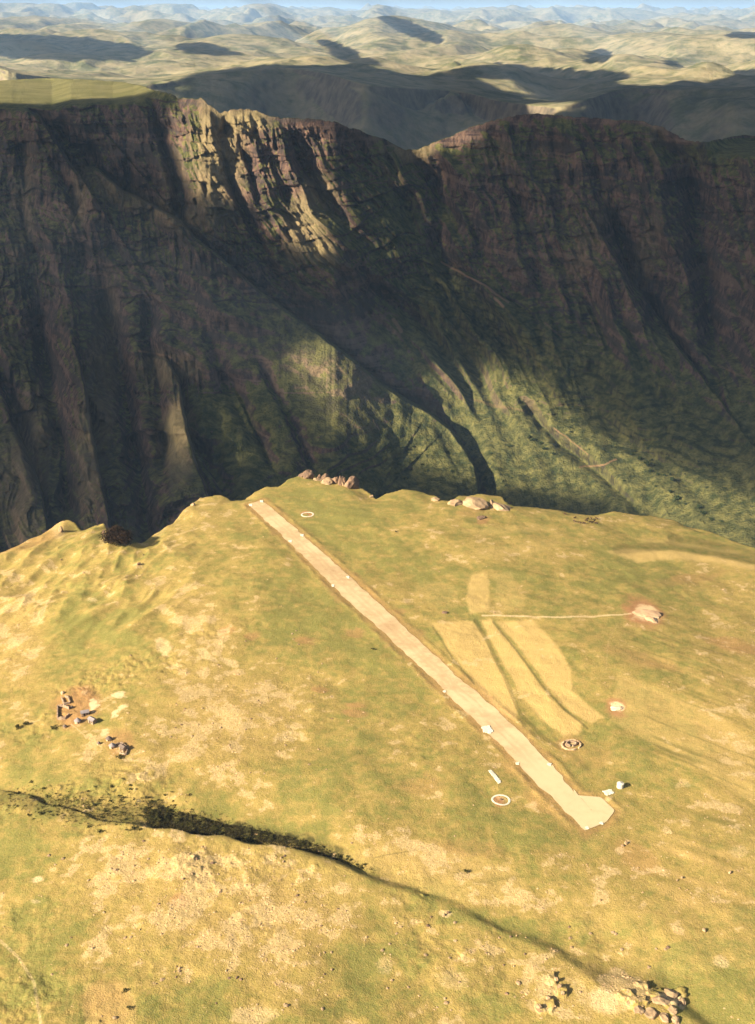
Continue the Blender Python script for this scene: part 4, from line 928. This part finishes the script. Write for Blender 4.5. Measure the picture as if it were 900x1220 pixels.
# scattered stones: individuals, then the uncountable rubble
rnd = random.Random(11); protos = [rock_mesh('field_stone', 400+i, M_rockp if i % 3 else M_rockd, 2) for i in range(6)]
zones = [((30, 420, 1000, 1215), 1.0, 'tan field stone lying on the rocky slope below the ravine', 'stones on the slope below the ravine', 110),
         ((180, 400, 740, 930), .8, 'pale field stone lying on the dry slope left of the runway', 'stones on the slope left of the runway', 80),
         ((450, 800, 1090, 1215), 1.0, 'tan field stone lying on the spur at the bottom right', 'stones on the bottom right spur', 70),
         ((10, 180, 650, 790), .8, 'pale field stone on the left flank of the plateau', 'stones on the left flank', 30)]
for (a, b, c_, d_), f, lab, grp, n in zones:
    n = int(n*.55)
    k = 0
    while k < n:
        px, py = rnd.uniform(a, b), rnd.uniform(c_, d_)
        if fbm(np.array([px/30]), np.array([py/22]), 2, 410)[0] < rnd.uniform(-.1, .4): continue
        if py < 700 and py < np.interp(px, [e_[0] for e_ in EDGE], [e_[1] for e_ in EDGE])+6: continue
        p = G(px, py); o = bpy.data.objects.new('field_stone', protos[rnd.randrange(6)]); C.objects.link(o); q = rnd.uniform(.35, .85)*f
        o.location = p; o.scale = (q*rnd.uniform(.8, 1.4), q, q*rnd.uniform(.5, .9)); o.rotation_euler = (0, 0, rnd.uniform(0, 6.28)); tag(o, lab, 'stone', grp); k += 1
def scatter_rubble():
    r_ = np.random.RandomState(5); n = 60000; px = r_.uniform(-30, 930, n); py = r_.uniform(630, 1240, n)
    x, y = ground_base(px, py); m = plateau_masks(px, py, x, y)
    pr_ = np.clip(m['dry']-.35, 0, 1)*1.3 + m['pale']*.8 - m['field'] + .5*sst(.1, .4, fbm(x/9, y/9, 2, 411)) - .35
    keep = (r_.uniform(0, 1, n) < pr_*.45) & (inpoly(x, y, RUN_W) > 3) & (py > np.interp(px, [e[0] for e in EDGE], [e[1] for e in EDGE])+5)
    x = x[keep]; y = y[keep]; z = height(x, y); n = len(x)
    base = np.array([(1, 0, 0), (0, 1, 0), (-1, 0, 0), (0, -1, 0), (.1, .05, .8)]); fs = np.array([(0, 1, 4), (1, 2, 4), (2, 3, 4), (3, 0, 4)])
    s = r_.uniform(.18, .55, n)*(1+(r_.uniform(0, 1, n) > .93)*.6); a = r_.uniform(0, 6.28, n)
    V = base[None]*np.stack([s*r_.uniform(.7, 1.4, n), s, s*r_.uniform(.6, 1.2, n)], 1)[:, None, :]
    V = V + r_.normal(0, .12, V.shape)*s[:, None, None]
    X = V[..., 0]*np.cos(a)[:, None]-V[..., 1]*np.sin(a)[:, None]+x[:, None]; Y = V[..., 0]*np.sin(a)[:, None]+V[..., 1]*np.cos(a)[:, None]+y[:, None]; Z = V[..., 2]+z[:, None]-.05
    co = np.stack([X, Y, Z], -1).reshape(-1, 3); F = (fs[None]+5*np.arange(n)[:, None, None]).reshape(-1, 3)
    me = bpy.data.meshes.new('rubble'); me.vertices.add(len(co)); me.vertices.foreach_set('co', co.ravel()); me.loops.add(F.size); me.loops.foreach_set('vertex_index', F.ravel().astype(np.int32))
    me.polygons.add(len(F)); me.polygons.foreach_set('loop_start', (np.arange(len(F))*3).astype(np.int32)); me.update(calc_edges=True); me.materials.append(M_rubble)
    o = bpy.data.objects.new('rubble', me); C.objects.link(o); tag(o, 'loose pale rubble strewn over the dry slopes', 'rubble', None, 'stuff'); print('rubble', n)
M_rubble = simple('rubble_stone', (0.26, 0.17, 0.085), (0.50, 0.34, 0.19), .22)
scatter_rubble()

# ------------------------------------------------------------------ trees, shrubs, grazing animals
def leaf_bm(n, rx, rz, size, seed, lobes=7):
    r = random.Random(seed); bm = bmesh.new(); L = [(Vector((r.gauss(0, .5), r.gauss(0, .5), r.uniform(-.3, .7))), r.uniform(.35, .62)) for _ in range(lobes)]
    for i in range(n):
        c_, q = L[i % lobes]; d = Vector((r.gauss(0, 1), r.gauss(0, 1), r.gauss(0, 1))).normalized()*q*r.uniform(.55, 1.05); p = c_*.75 + d
        p = Vector((p.x*rx, p.y*rx, p.z*rz)); u = Vector((r.gauss(0, 1), r.gauss(0, 1), r.gauss(0, 1))).normalized(); w = u.cross(Vector((r.gauss(0, 1), r.gauss(0, 1), r.gauss(0, 1)))).normalized(); s = size*r.uniform(.6, 1.3)
        vs = [bm.verts.new(p+u*s), bm.verts.new(p+w*s*.6), bm.verts.new(p-u*s), bm.verts.new(p-w*s*.6)]; bm.faces.new(vs)
    return bm
def trunk_bm(h, r0, seed):
    r = random.Random(seed); bm = bmesh.new()
    def limb(a, b, ra, rb):
        d = (b-a).normalized(); u = d.orthogonal().normalized(); w = d.cross(u); A = []
        for p, q in ((a, ra), (a.lerp(b, .5)+u*ra*.4, (ra+rb)/2), (b, rb)):
            A.append([bm.verts.new(p+(u*math.cos(k*math.pi/3.5)+w*math.sin(k*math.pi/3.5))*q) for k in range(7)])
        for m in range(2):
            for k in range(7): bm.faces.new((A[m][k], A[m][(k+1) % 7], A[m+1][(k+1) % 7], A[m+1][k]))
    top = Vector((0, 0, h*.5)); limb(Vector((0, 0, -1.5)), top, r0, r0*.6)
    for k in range(6):
        a = k*1.05+r.uniform(0, .4); limb(top*(.6+.06*k), Vector((math.cos(a)*h*.35, math.sin(a)*h*.35, h*r.uniform(.65, .95))), r0*.4, r0*.1)
    return bm
p = G(140, 651); e = empty('tree', p+Vector((0, 2, -1.0))); tag(e, 'dark bushy tree in the notch of the left cliff edge', 'tree')
link('crown', leaf_bm(12000, 8.6, 7.2, .45, 3, 26), M_leaf_d, e, (0, 0, 7.0)); link('trunk', trunk_bm(9, .5, 4), M_bark, e)
sh = [leaf_bm(150, 1.0, .62, .17, 20+i, 5) for i in range(4)]; shm = []
for i, b_ in enumerate(sh):
    me = bpy.data.meshes.new('shrub'); b_.to_mesh(me); b_.free(); me.materials.append(M_leaf); shm.append(me)
def shrub(p, s, lab, grp, meshes=shm, cat='shrub'):
    o = bpy.data.objects.new('shrub', meshes[rnd.randrange(len(meshes))]); C.objects.link(o); o.location = p+Vector((0, 0, s*.4)); o.scale = (s*rnd.uniform(.8, 1.3), s*rnd.uniform(.8, 1.3), s*rnd.uniform(.8, 1.2))
    o.rotation_euler = (0, 0, rnd.uniform(0, 6.28)); tag(o, lab, cat, grp); return o
k = 0
while k < 95:
    px, py = rnd.uniform(0, 230), rnd.uniform(930, 992)
    if rnd.random() > float(ell(np.array([px]), np.array([py]), 110, 960, 130, 24, 6, .6)[0])*(.4+.6*float(sst(30, 190, px))): continue
    shrub(G(px, py), rnd.uniform(.5, 1.15), 'dark olive shrub in the shallow head of the ravine', 'shrubs in the ravine head'); k += 1
for i in range(72):
    tt = rnd.random()**1.2; px = 178 + tt*260; cy_ = np.interp(px, [q[0] for q in RAV_PX], [q[1] for q in RAV_PX])
    shrub(G(px, cy_+rnd.gauss(-1, 4.0*(1-tt*.5))), rnd.uniform(.7, 1.6)*(1-.4*tt), 'dark shrub on the shaded bank of the ravine', 'shrubs on the shaded ravine bank')
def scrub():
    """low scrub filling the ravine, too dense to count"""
    r_ = random.Random(9); V = []; F = []  # packed close and dark so the clumps also stand in for shade
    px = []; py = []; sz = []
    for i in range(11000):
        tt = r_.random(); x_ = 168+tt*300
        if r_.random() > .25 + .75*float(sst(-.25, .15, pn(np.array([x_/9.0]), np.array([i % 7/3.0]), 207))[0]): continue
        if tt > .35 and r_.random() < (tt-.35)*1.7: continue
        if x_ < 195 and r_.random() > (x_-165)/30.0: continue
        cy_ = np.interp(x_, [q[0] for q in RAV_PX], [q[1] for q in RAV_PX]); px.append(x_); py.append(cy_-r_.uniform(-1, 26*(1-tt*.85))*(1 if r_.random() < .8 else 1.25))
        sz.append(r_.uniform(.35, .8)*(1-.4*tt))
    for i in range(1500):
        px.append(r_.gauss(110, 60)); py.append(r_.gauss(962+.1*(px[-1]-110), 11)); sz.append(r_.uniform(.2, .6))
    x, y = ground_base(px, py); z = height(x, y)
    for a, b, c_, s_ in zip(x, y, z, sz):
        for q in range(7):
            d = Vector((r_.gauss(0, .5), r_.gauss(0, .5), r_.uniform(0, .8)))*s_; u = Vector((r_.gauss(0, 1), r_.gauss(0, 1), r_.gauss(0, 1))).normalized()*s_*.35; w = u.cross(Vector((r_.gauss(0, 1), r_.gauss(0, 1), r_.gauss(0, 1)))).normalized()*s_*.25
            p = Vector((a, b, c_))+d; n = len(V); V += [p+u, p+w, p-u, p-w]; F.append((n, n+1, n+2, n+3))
    me = bpy.data.meshes.new('ravine_scrub_shade'); me.from_pydata(V, [], F); me.materials.append(M_scrub); o = bpy.data.objects.new('ravine_scrub_shade', me); C.objects.link(o)
    tag(o, 'dense scrub filling the ravine, darkened to stand in for its shade', 'scrub', None, 'stuff')
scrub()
for px, py, s, lab in [(149, 1180.5, 1.1, 'round dark bush, upper one on the golden plot at bottom left'), (153, 1201.5, 1.1, 'dark bush with a pale base, lower one on the golden plot'), (556, 1039, 1.3, 'dark thorn bush on the golden slope below the ring'),
                       (445, 774, 1.2, 'small dark bush beside a bare patch left of the runway'), (472, 634, 1.2, 'lone dark bush on the grass right of the far ring'),
                       (22, 868, 2.0, 'low green bush at the left edge beside the homestead'), (30, 864, 2.0, 'wider green bush right of the one at the left edge'), (143, 903, 1.8, 'green bush below the dark walled house'), (64, 868, 1.8, 'green bush below the square kraal')]:
    shrub(G(px, py), s, lab, None)
def cattle_mesh(seed):
    bm = bmesh.new()
    def ellip(cx, cz, rx, ry, rz, cy=0.0, sub=2):
        n = len(bm.verts); bmesh.ops.create_icosphere(bm, subdivisions=sub, radius=1); bm.verts.ensure_lookup_table()
        for v in bm.verts[n:]: v.co = Vector((cx+v.co.x*rx, cy+v.co.y*ry, cz+v.co.z*rz))
    ellip(0, 1.05, 1.0, .36, .42); ellip(.62, 1.15, .4, .3, .42); ellip(-.75, 1.1, .38, .32, .38); ellip(1.08, 1.05, .36, .16, .22); ellip(1.42, .82, .3, .13, .17)
    for x, y in ((.7, .2), (.7, -.2), (-.8, .2), (-.8, -.2)): ellip(x, .42, .1, .09, .48, y, 1); ellip(x+(.05 if x < 0 else 0), .75, .15, .11, .3, y, 1)
    for y in (-.18, .18): ellip(1.3, 1.06, .05, .14, .05, y, 1)
    ellip(-1.1, .8, .04, .04, .42, 0, 1)
    me = bpy.data.meshes.new('cow'); bm.to_mesh(me); bm.free()
    o = bpy.data.objects.new('tmp', me); C.objects.link(o); md = o.modifiers.new('r', 'REMESH'); md.mode = 'VOXEL'; md.voxel_size = .06; md.use_smooth_shade = True
    dg = bpy.context.evaluated_depsgraph_get(); m2 = bpy.data.meshes.new_from_object(o.evaluated_get(dg)); bpy.data.objects.remove(o); m2.name = 'cow'; m2.materials.clear(); m2.materials.append(M_hide); return m2
cm = cattle_mesh(1)
for i, (px, py) in enumerate([(685, 618), (684.4, 622), (691, 623.7), (696, 624.2), (699, 621.2), (700.5, 619), (703.4, 623), (704.5, 618.8), (706.3, 623.4), (708.3, 622), (710.7, 624.6), (711, 618.8), (673, 613.5)]):
    o = bpy.data.objects.new('cow', cm); C.objects.link(o); o.location = G(px, py); o.rotation_euler = (0, 0, rnd.uniform(0, 6.28)); o.scale = (1.05,)*3
    lab = {10: 'dark cow at the lower right of the grazing herd', 12: 'lone dark cow left of the herd near the cliff edge', 0: 'upper dark cow of the two at the left of the herd', 1: 'lower dark cow of the two at the left of the herd'}.get(i, 'small dark cow grazing among the herd by the right cliff edge')
    tag(o, lab, 'cow', 'cattle grazing near the cliff edge')

# bushes along the terraces and streams down in the valley
def wall_point(px, py):
    pxa = np.array([float(px)]); pya = np.array([float(py)]); Y, w = wall_surface(pxa, pya); a, dy, dz = ray(px, py); tt = float(Y[0])/dy
    return Vector((a*tt, dy*tt, H+dz*tt))
vb = []
for i in range(3):
    b_ = leaf_bm(90, 1.0, .8, .26, 60+i, 5); me = bpy.data.meshes.new('shrub'); b_.to_mesh(me); b_.free(); me.materials.append(M_leaf_v); vb.append(me)
k = 0
while k < 70:
    if rnd.random() < .55: px = rnd.uniform(430, 760); py = rnd.uniform(520, 598)
    else: px = rnd.uniform(620, 895); py = 480+(px-620)*.38+rnd.gauss(0, 22)
    if rnd.random() > float(terr_mask(np.array([px]), np.array([py]))[0])+.15: continue
    if py > np.interp(px, [q[0] for q in EDGE], [q[1] for q in EDGE])-2: continue
    shrub(wall_point(px, py), rnd.uniform(1.6, 3.4), 'dark green bush on a terrace of the valley floor', 'bushes on the valley terraces', vb, 'bush'); k += 1
for i, (pa, pb) in enumerate([((752, 545), (800, 572)), ((800, 590), (860, 622)), ((630, 520), (660, 540))]):
    for j in range(7):
        f = j/6+rnd.uniform(-.03, .03); shrub(wall_point(pa[0]+(pb[0]-pa[0])*f+rnd.gauss(0, 2), pa[1]+(pb[1]-pa[1])*f+rnd.gauss(0, 2)), rnd.uniform(3, 5.5), 'larger dark bush beside a stream in the valley', 'bushes beside the valley streams', vb, 'bush')
